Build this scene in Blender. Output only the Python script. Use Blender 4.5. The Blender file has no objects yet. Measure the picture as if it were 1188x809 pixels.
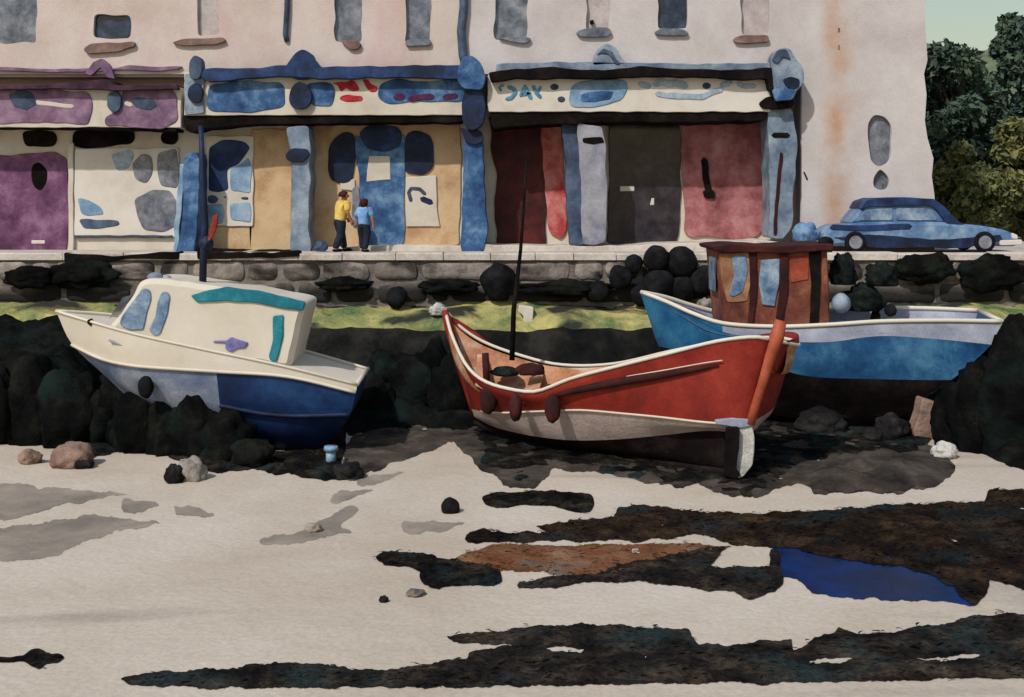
import bpy, bmesh, math, random
import numpy as np
from mathutils import Vector, noise, geometry
random.seed(11); np.random.seed(11)
F, CX, HY, H = 1400.0, 594.0, 227.0, 5.05          # lens in px of the 1188 wide photo, horizon row, eye height
scn = bpy.context.scene; COL = scn.collection

def P(px, py, Y): return Vector(((px-CX)*Y/F, Y, H-(py-HY)*Y/F))
def G(px, py, z=0.0):
    Y = F*(H-z)/(py-HY); return Vector(((px-CX)*Y/F, Y, z))

# ------------------------------------------------------------------ materials
def lin(c): return tuple((x/12.92 if x <= .04045 else ((x+.055)/1.055)**2.4) for x in (v/255 for v in c))+(1,)
MATS = {}
def wash(name, c1, c2=None, c3=None, scale=1.3, rough=.85, bump=.25, grain=.10, spec=.25, grainscale=30, dist=.18, stain=None, tone=False, band=None, streak=None, metal=0, bscale=9):
    """pigment-like mottled surface: three tones mixed by cloudy noise, fine grain, light bump"""
    c2 = c2 or tuple(min(255, int(v*1.10+4)) for v in c1); c3 = c3 or tuple(int(v*.82) for v in c1)
    m = bpy.data.materials.new(name); m.use_nodes = True; nt = m.node_tree; N = nt.nodes; L = nt.links
    b = N['Principled BSDF']; b.inputs['Roughness'].default_value = rough; b.inputs['Specular IOR Level'].default_value = spec; b.inputs['Metallic'].default_value = metal
    tc = N.new('ShaderNodeTexCoord'); oi = N.new('ShaderNodeObjectInfo')
    mu = N.new('ShaderNodeMath'); mu.operation = 'MULTIPLY'; mu.inputs[1].default_value = 37.0; L.new(oi.outputs['Random'], mu.inputs[0])
    ad = N.new('ShaderNodeVectorMath'); ad.operation = 'ADD'; L.new(tc.outputs['Object'], ad.inputs[0]); L.new(mu.outputs[0], ad.inputs[1])
    n1 = N.new('ShaderNodeTexNoise'); n1.inputs['Scale'].default_value = scale; n1.inputs['Detail'].default_value = 7; n1.inputs['Roughness'].default_value = .68; n1.inputs['Distortion'].default_value = dist
    L.new(ad.outputs[0], n1.inputs['Vector'])
    cr = N.new('ShaderNodeValToRGB'); e = cr.color_ramp.elements
    e[0].position = .35; e[0].color = lin(c3); e[1].position = .67; e[1].color = lin(c2); k = e.new(.5); k.color = lin(c1)
    L.new(n1.outputs['Fac'], cr.inputs['Fac']); col = cr.outputs['Color']
    def mixin(col, fac, c):
        mx = N.new('ShaderNodeMix'); mx.data_type = 'RGBA'; L.new(fac, mx.inputs['Factor']); L.new(col, mx.inputs['A'])
        mx.inputs['B'].default_value = lin(c); return mx.outputs['Result']
    if stain:                                     # (colour, (sx,sy,sz), lo, hi)
        mp = N.new('ShaderNodeMapping'); mp.inputs['Scale'].default_value = stain[1]; L.new(ad.outputs[0], mp.inputs['Vector'])
        n2 = N.new('ShaderNodeTexNoise'); n2.inputs['Scale'].default_value = 1; n2.inputs['Detail'].default_value = 6; n2.inputs['Distortion'].default_value = .5; L.new(mp.outputs[0], n2.inputs['Vector'])
        mr = N.new('ShaderNodeMapRange'); mr.inputs['From Min'].default_value = stain[2]; mr.inputs['From Max'].default_value = stain[3]; L.new(n2.outputs['Fac'], mr.inputs['Value'])
        col = mixin(col, mr.outputs[0], stain[0])
    if tone:                                      # per block tone stored on the mesh
        at = N.new('ShaderNodeAttribute'); at.attribute_name = 'tone'
        hs = N.new('ShaderNodeHueSaturation'); L.new(at.outputs['Fac'], hs.inputs['Value']); L.new(col, hs.inputs['Color']); col = hs.outputs['Color']
    if band:                                      # (colour, z_low, z_high, wobble) tide line: weed grows below it
        sp = N.new('ShaderNodeSeparateXYZ'); ge = N.new('ShaderNodeNewGeometry'); L.new(ge.outputs['Position'], sp.inputs[0])
        n3 = N.new('ShaderNodeTexNoise'); n3.inputs['Scale'].default_value = .55; n3.inputs['Detail'].default_value = 6; L.new(ge.outputs['Position'], n3.inputs['Vector'])
        ma = N.new('ShaderNodeMath'); ma.operation = 'MULTIPLY_ADD'; L.new(n3.outputs['Fac'], ma.inputs[0]); ma.inputs[1].default_value = band[3]; L.new(sp.outputs['Z'], ma.inputs[2])
        mr = N.new('ShaderNodeMapRange'); mr.inputs['From Min'].default_value = band[2]; mr.inputs['From Max'].default_value = band[1]; L.new(ma.outputs[0], mr.inputs['Value'])
        col = mixin(col, mr.outputs[0], band[0])
    if streak:                                    # (colour, world x, half width): rusty run of water down a wall
        sp = N.new('ShaderNodeSeparateXYZ'); ge = N.new('ShaderNodeNewGeometry'); L.new(ge.outputs['Position'], sp.inputs[0])
        n4 = N.new('ShaderNodeTexNoise'); n4.inputs['Scale'].default_value = .7; n4.inputs['Detail'].default_value = 6; L.new(ge.outputs['Position'], n4.inputs['Vector'])
        a = N.new('ShaderNodeMath'); a.operation = 'SUBTRACT'; L.new(sp.outputs['X'], a.inputs[0]); a.inputs[1].default_value = streak[1]
        b2 = N.new('ShaderNodeMath'); b2.operation = 'ABSOLUTE'; L.new(a.outputs[0], b2.inputs[0])
        c_ = N.new('ShaderNodeMapRange'); c_.interpolation_type = 'SMOOTHSTEP'; c_.inputs['From Min'].default_value = 0; c_.inputs['From Max'].default_value = streak[2]; c_.inputs['To Min'].default_value = 1; c_.inputs['To Max'].default_value = 0; L.new(b2.outputs[0], c_.inputs['Value'])
        d_ = N.new('ShaderNodeMapRange'); d_.inputs['From Min'].default_value = .36; d_.inputs['From Max'].default_value = .66; L.new(n4.outputs['Fac'], d_.inputs['Value'])
        e_ = N.new('ShaderNodeMath'); e_.operation = 'MULTIPLY'; L.new(c_.outputs[0], e_.inputs[0]); L.new(d_.outputs[0], e_.inputs[1]); col = mixin(col, e_.outputs[0], streak[0])
    g = N.new('ShaderNodeTexNoise'); g.inputs['Scale'].default_value = grainscale; g.inputs['Detail'].default_value = 4; L.new(ad.outputs[0], g.inputs['Vector'])
    mg = N.new('ShaderNodeMapRange'); mg.inputs['From Min'].default_value = .3; mg.inputs['From Max'].default_value = .7; mg.inputs['To Min'].default_value = 1-grain*1.6; mg.inputs['To Max'].default_value = 1+grain; L.new(g.outputs['Fac'], mg.inputs['Value'])
    hv = N.new('ShaderNodeHueSaturation'); L.new(mg.outputs[0], hv.inputs['Value']); L.new(col, hv.inputs['Color'])
    L.new(hv.outputs['Color'], b.inputs['Base Color'])
    if bump:
        nb = N.new('ShaderNodeTexNoise'); nb.inputs['Scale'].default_value = bscale; nb.inputs['Detail'].default_value = 8; nb.inputs['Roughness'].default_value = .65; L.new(ad.outputs[0], nb.inputs['Vector'])
        bp = N.new('ShaderNodeBump'); bp.inputs['Strength'].default_value = bump; bp.inputs['Distance'].default_value = .06; L.new(nb.outputs['Fac'], bp.inputs['Height']); L.new(bp.outputs[0], b.inputs['Normal'])
    MATS[name] = m; return m

W = wash
W('wall_pink', (197,181,171), (204,191,183), (187,168,158), scale=.5, stain=((188,152,150),(.5,.5,.25),.56,.8), bump=.15, grain=.05)
W('wall_cream', (196,183,170), (203,192,180), (186,170,155), scale=.5, stain=((178,150,126),(.9,.5,.10),.60,.82), bump=.15, grain=.05)
W('wall_white', (190,181,177), (199,191,188), (180,169,165), scale=.5, streak=((176,132,98), 9.75, .75), bump=.15, grain=.05)
W('cream_paint', (200,190,173), (208,199,184), (188,175,157), scale=.8, bump=.08, grain=.04)
W('white_paint', (206,197,184), (212,204,193), (194,182,168), scale=.8, bump=.05, grain=.03, rough=.6)
W('tan', (196,164,126), (206,178,142), (172,134,98), scale=.9, bump=.1)
W('navy', (28,46,82), (46,72,116), (16,28,52), scale=1.6, bump=.1, rough=.6)
W('dark_navy', (22,32,56), (34,52,90), (12,18,34), scale=1.6, bump=.1, rough=.6)
W('blue', (54,90,132), (112,142,172), (28,54,94), scale=1.4, bump=.08, rough=.6)
W('pale_blue', (126,154,178), (168,184,196), (92,122,152), scale=1.3, bump=.08, rough=.6)
W('grey_blue', (120,134,148), (158,168,176), (84,98,118), scale=1.3, bump=.08, rough=.6)
W('lilac_grey', (140,138,146), (162,160,166), (100,106,122), scale=1.3, bump=.08, rough=.6)
W('slate', (60,74,96), (88,102,124), (38,48,66), scale=1.3, bump=.08, rough=.6)
W('black_brown', (24,20,19), (38,32,30), (14,12,12), scale=1.6, bump=.15, spec=.03)
W('brown_line', (122,98,90), (146,120,110), (96,74,68), scale=1.5, bump=.1)
W('purple', (106,64,96), (140,104,130), (74,38,66), scale=1.4, bump=.08, rough=.6)
W('mauve', (118,88,112), (150,122,142), (86,62,88), scale=1.5, bump=.08, rough=.6)
W('plum', (66,40,54), (90,60,76), (44,24,36), scale=1.5, bump=.08)
W('grey_glass', (104,108,118), (140,142,148), (66,72,86), scale=2.2, bump=.02, rough=.12, spec=.5)
W('dark_glass', (36,44,64), (62,76,100), (20,24,36), scale=2.2, bump=.02, rough=.12, spec=.5)
W('faint_glass', (178,164,162), (190,178,174), (160,148,150), scale=2, bump=.02, rough=.12, spec=.4)
W('dark_red', (66,22,22), (92,34,32), (38,14,14), scale=1.5, bump=.08, rough=.6)
W('pink', (156,94,96), (182,132,130), (112,62,64), scale=1.2, bump=.08, rough=.7)
W('rose', (190,110,104), (206,150,138), (168,60,58), scale=1.6, bump=.06, rough=.6)
W('charcoal', (52,48,54), (72,66,68), (32,30,36), scale=1.4, bump=.04, rough=.12, spec=.4)
W('letter_red', (172,44,50), (192,70,72), (140,28,38), scale=5, bump=.05)
W('letter_maroon', (74,34,70), (96,48,84), (50,22,54), scale=5, bump=.05)
W('letter_teal', (86,134,156), (116,158,174), (60,100,130), scale=5, bump=.05)
W('letter_grey', (150,164,176), (172,182,190), (124,140,158), scale=5, bump=.05)
W('mark_dark', (62,74,88), (84,96,108), (40,50,64), scale=5, bump=.05)
W('stone', (132,121,113), (160,148,138), (88,80,75), scale=1.3, bump=.6, tone=True, band=((38,35,33), 2.75, 3.25, .9), stain=((46,41,39),(.6,.6,1.2),.50,.60))
W('coping', (196,184,172), (210,200,188), (166,152,140), scale=1.2, bump=.4)
W('joint', (112,103,96), (134,124,115), (80,73,68), scale=2, bump=.6)
W('ledge', (27,27,26), (48,46,42), (13,14,15), scale=.9, bump=1.0, bscale=6, spec=.03)
W('algae', (140,138,86), (198,180,114), (60,94,56), scale=.75, bump=.8, bscale=8, dist=.6, stain=((44,46,38),(.5,.9,.9),.53,.62))
W('sand', (190,176,159), (198,185,170), (180,165,147), scale=.28, bump=.45, bscale=3.5, grain=.07, grainscale=14, stain=((150,138,128),(.10,.55,1),.60,.74), rough=.8)
W('wet_sand', (140,128,116), (158,146,132), (120,110,102), scale=.9, bump=.3, rough=.7, grain=.08, spec=.2)
W('mud', (70,63,57), (104,94,84), (40,37,35), scale=.8, bump=.8, rough=.95, bscale=6, stain=((62,58,54),(.8,.8,.8),.54,.68), spec=.03)
W('weed', (28,25,23), (62,56,46), (12,13,15), scale=2.2, bump=1.0, grain=.3, grainscale=16, bscale=16, rough=.95, stain=((40,56,58),(1.2,1.2,1.2),.54,.7), spec=.03)
W('weed_rock', (17,18,17), (34,34,29), (8,9,10), scale=1.3, bump=1.0, bscale=9, rough=.95, stain=((26,38,35),(.9,.9,.9),.54,.72), spec=.03)
W('near_weed', (42,37,34), (80,70,58), (20,20,22), scale=2.0, bump=1.0, grain=.3, grainscale=16, bscale=16, rough=.95, stain=((46,57,57),(1.0,1.0,1.0),.52,.70), spec=.03)
W('brown_weed', (40,31,25), (72,56,40), (18,16,17), scale=1.8, bump=1.0, grain=.3, grainscale=16, bscale=14, rough=.95, stain=((34,44,46),(.9,.9,.9),.52,.7), spec=.03)
W('rust_reflection', (124,84,60), (148,118,94), (102,62,40), scale=1.1, bump=.9, bscale=14, rough=.95, stain=((110,104,96),(.8,.8,.8),.54,.7), spec=.03)  # rust tone of the red boat's painted reflection
W('rock_grey', (122,114,106), (160,150,140), (74,70,66), scale=1.6, bump=.9)
W('rock_pale', (184,180,172), (206,200,190), (140,140,138), scale=1.6, bump=.7)
W('rock_brown', (138,112,98), (164,138,122), (96,74,62), scale=1.4, bump=.8)
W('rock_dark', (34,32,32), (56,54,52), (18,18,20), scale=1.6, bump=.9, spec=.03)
W('red_hull', (124,32,21), (146,50,34), (94,22,16), scale=.8, bump=.18, rough=.65, grain=.08)
W('orange_hull', (150,68,44), (168,88,60), (124,52,34), scale=1.3, bump=.15, rough=.6)
W('maroon', (54,18,17), (76,30,26), (34,11,12), scale=1.5, bump=.2)
W('bottom_grey', (176,158,150), (192,176,168), (146,130,126), scale=.9, bump=.3)
W('bottom_black', (30,24,24), (50,40,38), (18,15,16), scale=1.2, bump=.4, spec=.03)
W('wood', (176,124,92), (196,148,114), (140,90,62), scale=1.6, bump=.3, stain=((196,178,160),(.6,2.4,2.4),.56,.7))
W('hull_white', (203,193,176), (211,202,188), (194,182,164), scale=.5, bump=.05, grain=.025, rough=.55)
W('hull_faded', (112,122,140), (162,166,174), (78,92,120), scale=.8, bump=.1, rough=.6)
W('hull_navy', (14,42,82), (32,68,112), (8,24,54), scale=.8, bump=.1, rough=.5)
W('hull_deep', (16,32,70), (26,48,92), (10,18,42), scale=.8, bump=.15, rough=.6)
W('teal', (26,114,128), (64,142,148), (18,90,106), scale=1.6, bump=.06, rough=.6)
W('sea_blue', (38,86,128), (82,132,162), (18,54,94), scale=.8, bump=.1, rough=.55)
W('bow_blue', (34,90,132), (58,118,150), (22,60,96), scale=1.0, bump=.1, rough=.55)
W('strake_grey', (150,152,168), (178,180,190), (124,126,146), scale=.8, bump=.08, rough=.6)
W('cab_brown', (112,60,46), (150,96,70), (70,36,30), scale=1.3, bump=.25, rough=.7)
W('cab_tan', (160,118,86), (182,142,108), (124,82,58), scale=1.3, bump=.25, rough=.7)
W('window_blue', (112,134,158), (160,174,186), (62,88,124), scale=2.4, bump=.02, rough=.12, spec=.5)
W('violet', (112,108,156), (134,132,172), (84,80,130), scale=4, bump=.05)
W('rope_net', (30,36,34), (50,58,52), (16,20,20), scale=3, bump=1.0, bscale=24, spec=.03)
W('rubber', (26,26,28), (38,38,40), (16,16,18), scale=3, bump=.3, spec=.03)
W('car_blue', (86,116,150), (146,164,184), (48,78,122), scale=1.0, bump=0, rough=.35, spec=.5, grain=.03)
W('steel', (120,122,128), (150,150,156), (90,92,98), scale=3, bump=.05, rough=.4, spec=.5)
W('pavement', (186,176,166), (198,188,178), (164,154,146), scale=.7, bump=.3)
W('hill_green', (96,108,82), (132,132,92), (66,88,74), scale=.12, bump=.5)
W('leaf_dark', (66,84,70), (94,108,80), (38,56,52), scale=1.2, bump=0, grain=.2)
W('leaf_olive', (102,106,66), (136,132,80), (68,80,54), scale=1.2, bump=0, grain=.2)
W('leaf_teal', (78,110,104), (118,140,124), (48,82,82), scale=1.2, bump=0, grain=.2)
W('bark', (70,56,44), (90,74,60), (46,36,30), scale=4, bump=.6)
W('skin', (172,116,92), (184,128,104), (156,100,80), scale=4, bump=.02, grain=.03)
W('hair_brown', (62,26,22), (80,36,28), (40,18,16), scale=8, bump=.3)
W('yellow_cloth', (214,182,92), (224,198,120), (188,150,66), scale=3, bump=.15)
W('blue_cloth', (112,152,194), (142,176,208), (84,122,170), scale=3, bump=.15)
W('dark_cloth', (24,30,44), (36,44,60), (14,18,28), scale=3, bump=.15)
W('red_cloth', (140,50,36), (164,70,50), (104,32,26), scale=4, bump=.2)
W('roof_slate', (88,86,92), (108,104,108), (66,66,72), scale=1, bump=.6)
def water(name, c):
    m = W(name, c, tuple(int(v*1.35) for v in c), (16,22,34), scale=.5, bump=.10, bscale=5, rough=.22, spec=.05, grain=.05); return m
water('pool_reflection', (0,34,78)); water('pool_dark', (26,30,36))  # blue boat's reflection is put into the blue water colour

# ------------------------------------------------------------------ object helpers
def tag(o, label=None, cat=None, group=None, kind=None):
    if label: o['label'] = label
    if cat: o['category'] = cat
    if group: o['group'] = group
    if kind: o['kind'] = kind
    return o
def root(name, loc, label, cat, group=None):
    o = bpy.data.objects.new(name, None); COL.objects.link(o); o.location = loc; o.empty_display_size = .2
    return tag(o, label, cat, group)
def origin(o):
    v = Vector((0, 0, 0))
    while o: v = v+o.location; o = o.parent
    return v
def mk(name, verts, faces, mat, parent=None, loc=None, smooth=False):
    """verts in world space; the object sits under parent (or at loc)"""
    base = origin(parent) if parent else (Vector(loc) if loc is not None else Vector((0, 0, 0)))
    me = bpy.data.meshes.new(name); me.from_pydata([tuple(Vector(v)-base) for v in verts], [], faces); me.validate()
    bm = bmesh.new(); bm.from_mesh(me); bmesh.ops.recalc_face_normals(bm, faces=bm.faces); bm.to_mesh(me); bm.free()
    for p in me.polygons: p.use_smooth = smooth
    if mat: me.materials.append(MATS[mat])
    o = bpy.data.objects.new(name, me); COL.objects.link(o)
    if parent: o.parent = parent
    elif loc is not None: o.location = loc
    return o
class MB:
    def __init__(s): s.v = []; s.f = []
    def add(s, v, f):
        n = len(s.v); s.v += [Vector(q) for q in v]; s.f += [tuple(i+n for i in q) for q in f]; return s

def fillet(pts, r):
    out = []; n = len(pts)
    for i in range(n):
        p = Vector(pts[i]); a = Vector(pts[i-1]); b = Vector(pts[(i+1) % n])
        da = a-p; db = b-p; ra = min(r, da.length*.45); rb = min(r, db.length*.45)
        if ra < .6 or rb < .6: out.append(p); continue
        s = p+da.normalized()*ra; e = p+db.normalized()*rb
        for k in range(5):
            t = k/4; out.append((1-t)**2*s+2*t*(1-t)*p+t*t*e)
    return out
def resample(pts, step, closed=True):
    out = []; n = len(pts)
    for i in range(n if closed else n-1):
        a = Vector(pts[i]); b = Vector(pts[(i+1) % n]); m = max(1, int((b-a).length/step+.5))
        for k in range(m): out.append(a+(b-a)*(k/m))
    if not closed: out.append(Vector(pts[-1]))
    return out
SEED = [0]
def wobble(pts, amp, freq=.055):
    SEED[0] += 1; s = SEED[0]*3.7
    return [Vector((p.x+amp*noise.noise((p.x*freq, p.y*freq, s))*1.6, p.y+amp*noise.noise((p.x*freq, p.y*freq, s+50))*1.6)) for p in pts]
def shape(pts, r=4, amp=1.2, step=4): return wobble(resample(fillet([Vector(p) for p in pts], r), step), amp)
def rect(x0, y0, x1, y1): return [(x0, y0), (x1, y0), (x1, y1), (x0, y1)]
def dedupe(pts, eps=1e-4):
    out = []
    for p in pts:
        if not out or (p-out[-1]).length > eps: out.append(p)
    while len(out) > 3 and (out[0]-out[-1]).length < eps: out.pop()
    return out
def inside(q, poly):
    x, y = q; n = len(poly); c = False; j = n-1
    for i in range(n):
        xi, yi = poly[i]; xj, yj = poly[j]
        if (yi > y) != (yj > y) and x < (xj-xi)*(y-yi)/(yj-yi)+xi: c = not c
        j = i
    return c
def cdt(loops, extra=()):
    """triangulate the first loop minus the other loops; returns 2D verts, faces"""
    vs = []; ed = []
    for l in loops:
        n = len(vs); vs += [Vector((p[0], p[1])) for p in l]; ed += [(n+i, n+(i+1) % len(l)) for i in range(len(l))]
    vs += [Vector((p[0], p[1])) for p in extra]
    ov, oe, of, *_ = geometry.delaunay_2d_cdt(vs, ed, [], 0, 1e-6)
    fs = []
    for f in of:
        c = sum((ov[i] for i in f), Vector((0, 0)))/len(f)
        if inside(c, loops[0]) and not any(inside(c, h) for h in loops[1:]): fs.append(tuple(f))
    return ov, fs
def prism_geo(pts, Y, depth, b=.015):
    """pts: px outline on plane Y -> solid from Y back to Y+depth with a chamfered front"""
    w = dedupe([Vector((p.x, p.z)) for p in (P(q[0], q[1], Y) for q in pts)])
    n = len(w)
    area = sum(w[i].x*w[(i+1) % n].y-w[(i+1) % n].x*w[i].y for i in range(n))
    sg = 1 if area > 0 else -1
    ins = []
    for i in range(n):
        t = (w[(i+1) % n]-w[i-1]); t = t.normalized() if t.length > 1e-9 else Vector((1, 0))
        ins.append(w[i]+Vector((-t.y, t.x))*sg*b)
    mb = MB(); ov, fs = cdt([ins])
    mb.add([(p.x, Y, p.y) for p in ov], fs)
    ring = [(p.x, Y, p.y) for p in ins]+[(p.x, Y+b, p.y) for p in w]+[(p.x, Y+depth, p.y) for p in w]
    fc = []
    for k in (0, 1):
        for i in range(n): j = (i+1) % n; fc.append((k*n+i, k*n+j, (k+1)*n+j, (k+1)*n+i))
    mb.add(ring, fc)
    ov, fs = cdt([w]); mb.add([(p.x, Y+depth, p.y) for p in ov], fs)
    return mb
def prism(name, pts, Y, depth, mat, parent=None, r=4, amp=1.2, step=4, b=.015, loc=None):
    mb = prism_geo(shape(pts, r, amp, step), Y, depth, b)
    o = mk(name, mb.v, mb.f, mat, parent, loc)
    bm = bmesh.new(); bm.from_mesh(o.data); bmesh.ops.remove_doubles(bm, verts=bm.verts, dist=1e-5); bmesh.ops.recalc_face_normals(bm, faces=bm.faces); bm.to_mesh(o.data); bm.free()
    return o
def stroke(pts, w):
    """px outline of a brush stroke of width w along pts"""
    pts = resample([Vector(p) for p in pts], 3, False); L = []; R = []
    for i, p in enumerate(pts):
        t = (pts[min(i+1, len(pts)-1)]-pts[max(i-1, 0)]).normalized(); n = Vector((-t.y, t.x))*w/2
        L.append(p+n); R.append(p-n)
    t0 = (pts[0]-pts[1]).normalized()*w/2; t1 = (pts[-1]-pts[-2]).normalized()*w/2
    return L+[pts[-1]+t1]+R[::-1]+[pts[0]+t0]
def tube_geo(pts, radii, n=8, cap=True):
    pts = [Vector(p) for p in pts]; mb = MB(); vs = []; fs = []
    for i, p in enumerate(pts):
        t = (pts[min(i+1, len(pts)-1)]-pts[max(i-1, 0)]).normalized()
        a = t.cross(Vector((0, 0, 1)) if abs(t.z) < .9 else Vector((1, 0, 0))).normalized(); c = t.cross(a)
        r = radii[i] if hasattr(radii, '__len__') else radii
        for k in range(n): q = 2*math.pi*k/n; vs.append(p+(a*math.cos(q)+c*math.sin(q))*r)
    for i in range(len(pts)-1):
        for k in range(n): j = (k+1) % n; fs.append((i*n+k, i*n+j, (i+1)*n+j, (i+1)*n+k))
    if cap: fs += [tuple(range(n)), tuple(range((len(pts)-1)*n, len(pts)*n))]
    mb.add(vs, fs); return mb
def tube(name, pts, r, mat, parent=None, n=8, loc=None, smooth=True):
    m = tube_geo(pts, r, n); return mk(name, m.v, m.f, mat, parent, loc, smooth)
def ico(sub=3):
    bm = bmesh.new(); bmesh.ops.create_icosphere(bm, subdivisions=sub, radius=1)
    v = [x.co.copy() for x in bm.verts]; f = [tuple(y.index for y in x.verts) for x in bm.faces]; bm.free(); return v, f
ICO3 = ico(4); ICO2 = ico(3)
def lump(name, c, size, mat, parent=None, seed=0, amp=.25, freq=1.6, loc=None, flat=True, ang=0, ico_=None):
    v, f = ico_ or ICO3; out = []; ca, sa = math.cos(ang), math.sin(ang)
    for p in v:
        d = 1+amp*noise.noise(p*freq+Vector((seed*7.3, seed*1.9, 0)))+amp*.5*noise.noise(p*freq*2.3+Vector((seed*3.1, 0, 9)))+amp*.18*noise.noise(p*freq*6+Vector((0, seed, 3)))
        q = Vector((p.x*size[0]*d, p.y*size[1]*d, p.z*size[2]*d)); q = Vector((q.x*ca-q.y*sa, q.x*sa+q.y*ca, q.z))
        if flat and q.z < -size[2]*.55: q.z = -size[2]*.55
        out.append(q+Vector(c))
    return mk(name, out, f, mat, parent, loc, True)
def boulder(px, py, wpx, hpx, mat, label, group=None, z=0.0, amp=.3, deep=.9, Y=None):
    """stone whose foot shows at (px,py) on the ground, wpx wide and hpx tall in the photo"""
    g = G(px, py, z) if Y is None else Vector(((px-CX)*Y/F, Y, z)); k = g.y/F; rx = wpx*k/2; rz = max(.05, hpx*k/1.55)
    c = Vector((g.x, g.y+rx*deep, z+rz*.5)); SEED[0] += 1
    o = lump('boulder', c, (rx, rx*deep, rz), mat, None, SEED[0], amp, loc=(c.x, c.y, z))
    return tag(o, label, 'rock', group)

# ------------------------------------------------------------------ ground sheets and weed mats
def ground_mesh(name, px, mat, h=0.0, lumps=.03, freq=3.0, fall=.5, z0=.006, cell=(.10, .16), holes=(), kind='stuff', amp=2.2, hfun=None, world=False, smooth=True, r=6, group=None, label=None, fronds=0):
    def loop(p): return [Vector((g.x, g.y)) for g in (G(q.x, q.y) for q in wobble(resample(shape(p, r, amp, 4), 2.2), min(1.1, amp*.5), .22))]
    L = [dedupe(loop(p), .01) for p in [px]+list(holes)]
    x0 = min(p.x for p in L[0]); x1 = max(p.x for p in L[0]); y0 = min(p.y for p in L[0]); y1 = max(p.y for p in L[0])
    xs = np.arange(x0, x1, cell[0]); ys = np.arange(y0, y1, cell[1]); gx, gy = np.meshgrid(xs, ys); gx = gx.ravel()+np.random.uniform(-.3, .3, gx.size)*cell[0]; gy = gy.ravel()+np.random.uniform(-.3, .3, gy.size)*cell[1]
    A = np.concatenate([np.array([(p.x, p.y) for p in l]) for l in L]); Bn = np.concatenate([np.roll(np.array([(p.x, p.y) for p in l]), -1, 0) for l in L])
    ins = np.zeros(gx.size, bool)
    for (ax, ay), (bx, by) in zip(A, Bn):
        with np.errstate(divide='ignore', invalid='ignore'):
            t = ((ay > gy) != (by > gy)) & (gx < (bx-ax)*(gy-ay)/(by-ay+1e-12)+ax)
        ins ^= t
    gx, gy = gx[ins], gy[ins]
    def bdist(x, y):
        d = np.full(x.size, 1e9)
        for a, b in zip(A, Bn):
            e = b-a; l = max(1e-9, e@e); t = np.clip(((x-a[0])*e[0]+(y-a[1])*e[1])/l, 0, 1); d = np.minimum(d, np.hypot(x-a[0]-t*e[0], y-a[1]-t*e[1]))
        return d
    d = bdist(gx, gy); keep = d > cell[0]*.45; gx, gy = gx[keep], gy[keep]
    ov, fs = cdt(L, list(zip(gx, gy)))
    vx = np.array([v.x for v in ov]); vy = np.array([v.y for v in ov]); d = bdist(vx, vy)
    s = np.clip(d/fall, 0, 1); s = s*s*(3-2*s); s2 = np.clip(d/.18, 0, 1)
    V = []
    for i in range(len(ov)):
        x, y = vx[i], vy[i]
        n = noise.noise((x*freq, y*freq, 1.3))+.5*noise.noise((x*freq*2.4, y*freq*2.4, 7))+.35*noise.noise((x*freq*5, y*freq*5, 3))
        hh = (hfun(x, y) if hfun else h)
        V.append((x, y, z0+hh*s[i]+lumps*s2[i]*(.55+n)*.9 if lumps else z0))
    if fronds:
        rn = random.Random(len(V)); tri = [f for f in fs if len(f) == 3]; fs = list(fs)
        ar = [abs((V[f[1]][0]-V[f[0]][0])*(V[f[2]][1]-V[f[0]][1])-(V[f[2]][0]-V[f[0]][0])*(V[f[1]][1]-V[f[0]][1]))/2 for f in tri]
        nf = min(9000, int(sum(ar)*fronds))
        for f in rn.choices(tri, ar, k=nf):
            q = sum((Vector(V[i]) for i in f), Vector((0, 0, 0)))/3+Vector((rn.uniform(-.05, .05), rn.uniform(-.05, .05), 0)); a = rn.uniform(-.5, .5)+math.pi*rn.randrange(2); ln = rn.uniform(.04, .11); wd_ = rn.uniform(.010, .030); hh = rn.uniform(.004, .022); k = len(V); cu = rn.uniform(-.6, .6)
            for i in range(4):
                u = i/3; aa = a+cu*u; c = q+Vector((math.cos(aa)*ln*u, math.sin(aa)*ln*u, .012+hh*math.sin(math.pi*u*.85))); w2 = Vector((-math.sin(aa), math.cos(aa), rn.uniform(-.1, .1)))*wd_*(1-.6*u); V += [tuple(c+w2), tuple(c-w2)]
            fs += [(k+2*i, k+2*i+1, k+2*i+3, k+2*i+2) for i in range(3)]
    o = mk(name, V, fs, mat, None, None, smooth)
    return tag(o, label, None, group, kind)

def sheet(name, x0, x1, y0, y1, z, mat, nx=1, ny=1, kind='structure', hfun=None):
    V = [(x0+(x1-x0)*i/nx, y0+(y1-y0)*j/ny, 0) for j in range(ny+1) for i in range(nx+1)]
    V = [(x, y, z+(hfun(x, y) if hfun else 0)) for x, y, _ in V]
    Fc = [(j*(nx+1)+i, j*(nx+1)+i+1, (j+1)*(nx+1)+i+1, (j+1)*(nx+1)+i) for j in range(ny) for i in range(nx)]
    return tag(mk(name, V, Fc, mat, smooth=bool(hfun)), None, None, None, kind)
sheet('beach', -300, 300, -60, 420, 0, 'sand', 1, 1)
QZ = 3.4
sheet('pavement', -150, 150, 34.2, 420, QZ, 'pavement')
def hillh(x, y): return 27*max(0, min(1, (y-60)/90))*(.75+.25*noise.noise((x*.03, y*.03, 2)))+1.0*noise.noise((x*.12, y*.12, 5))*min(1, max(0, (y-60)/20))
sheet('hill', -160, 160, 58, 240, QZ+.02, 'hill_green', 60, 50, hfun=hillh)

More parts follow.
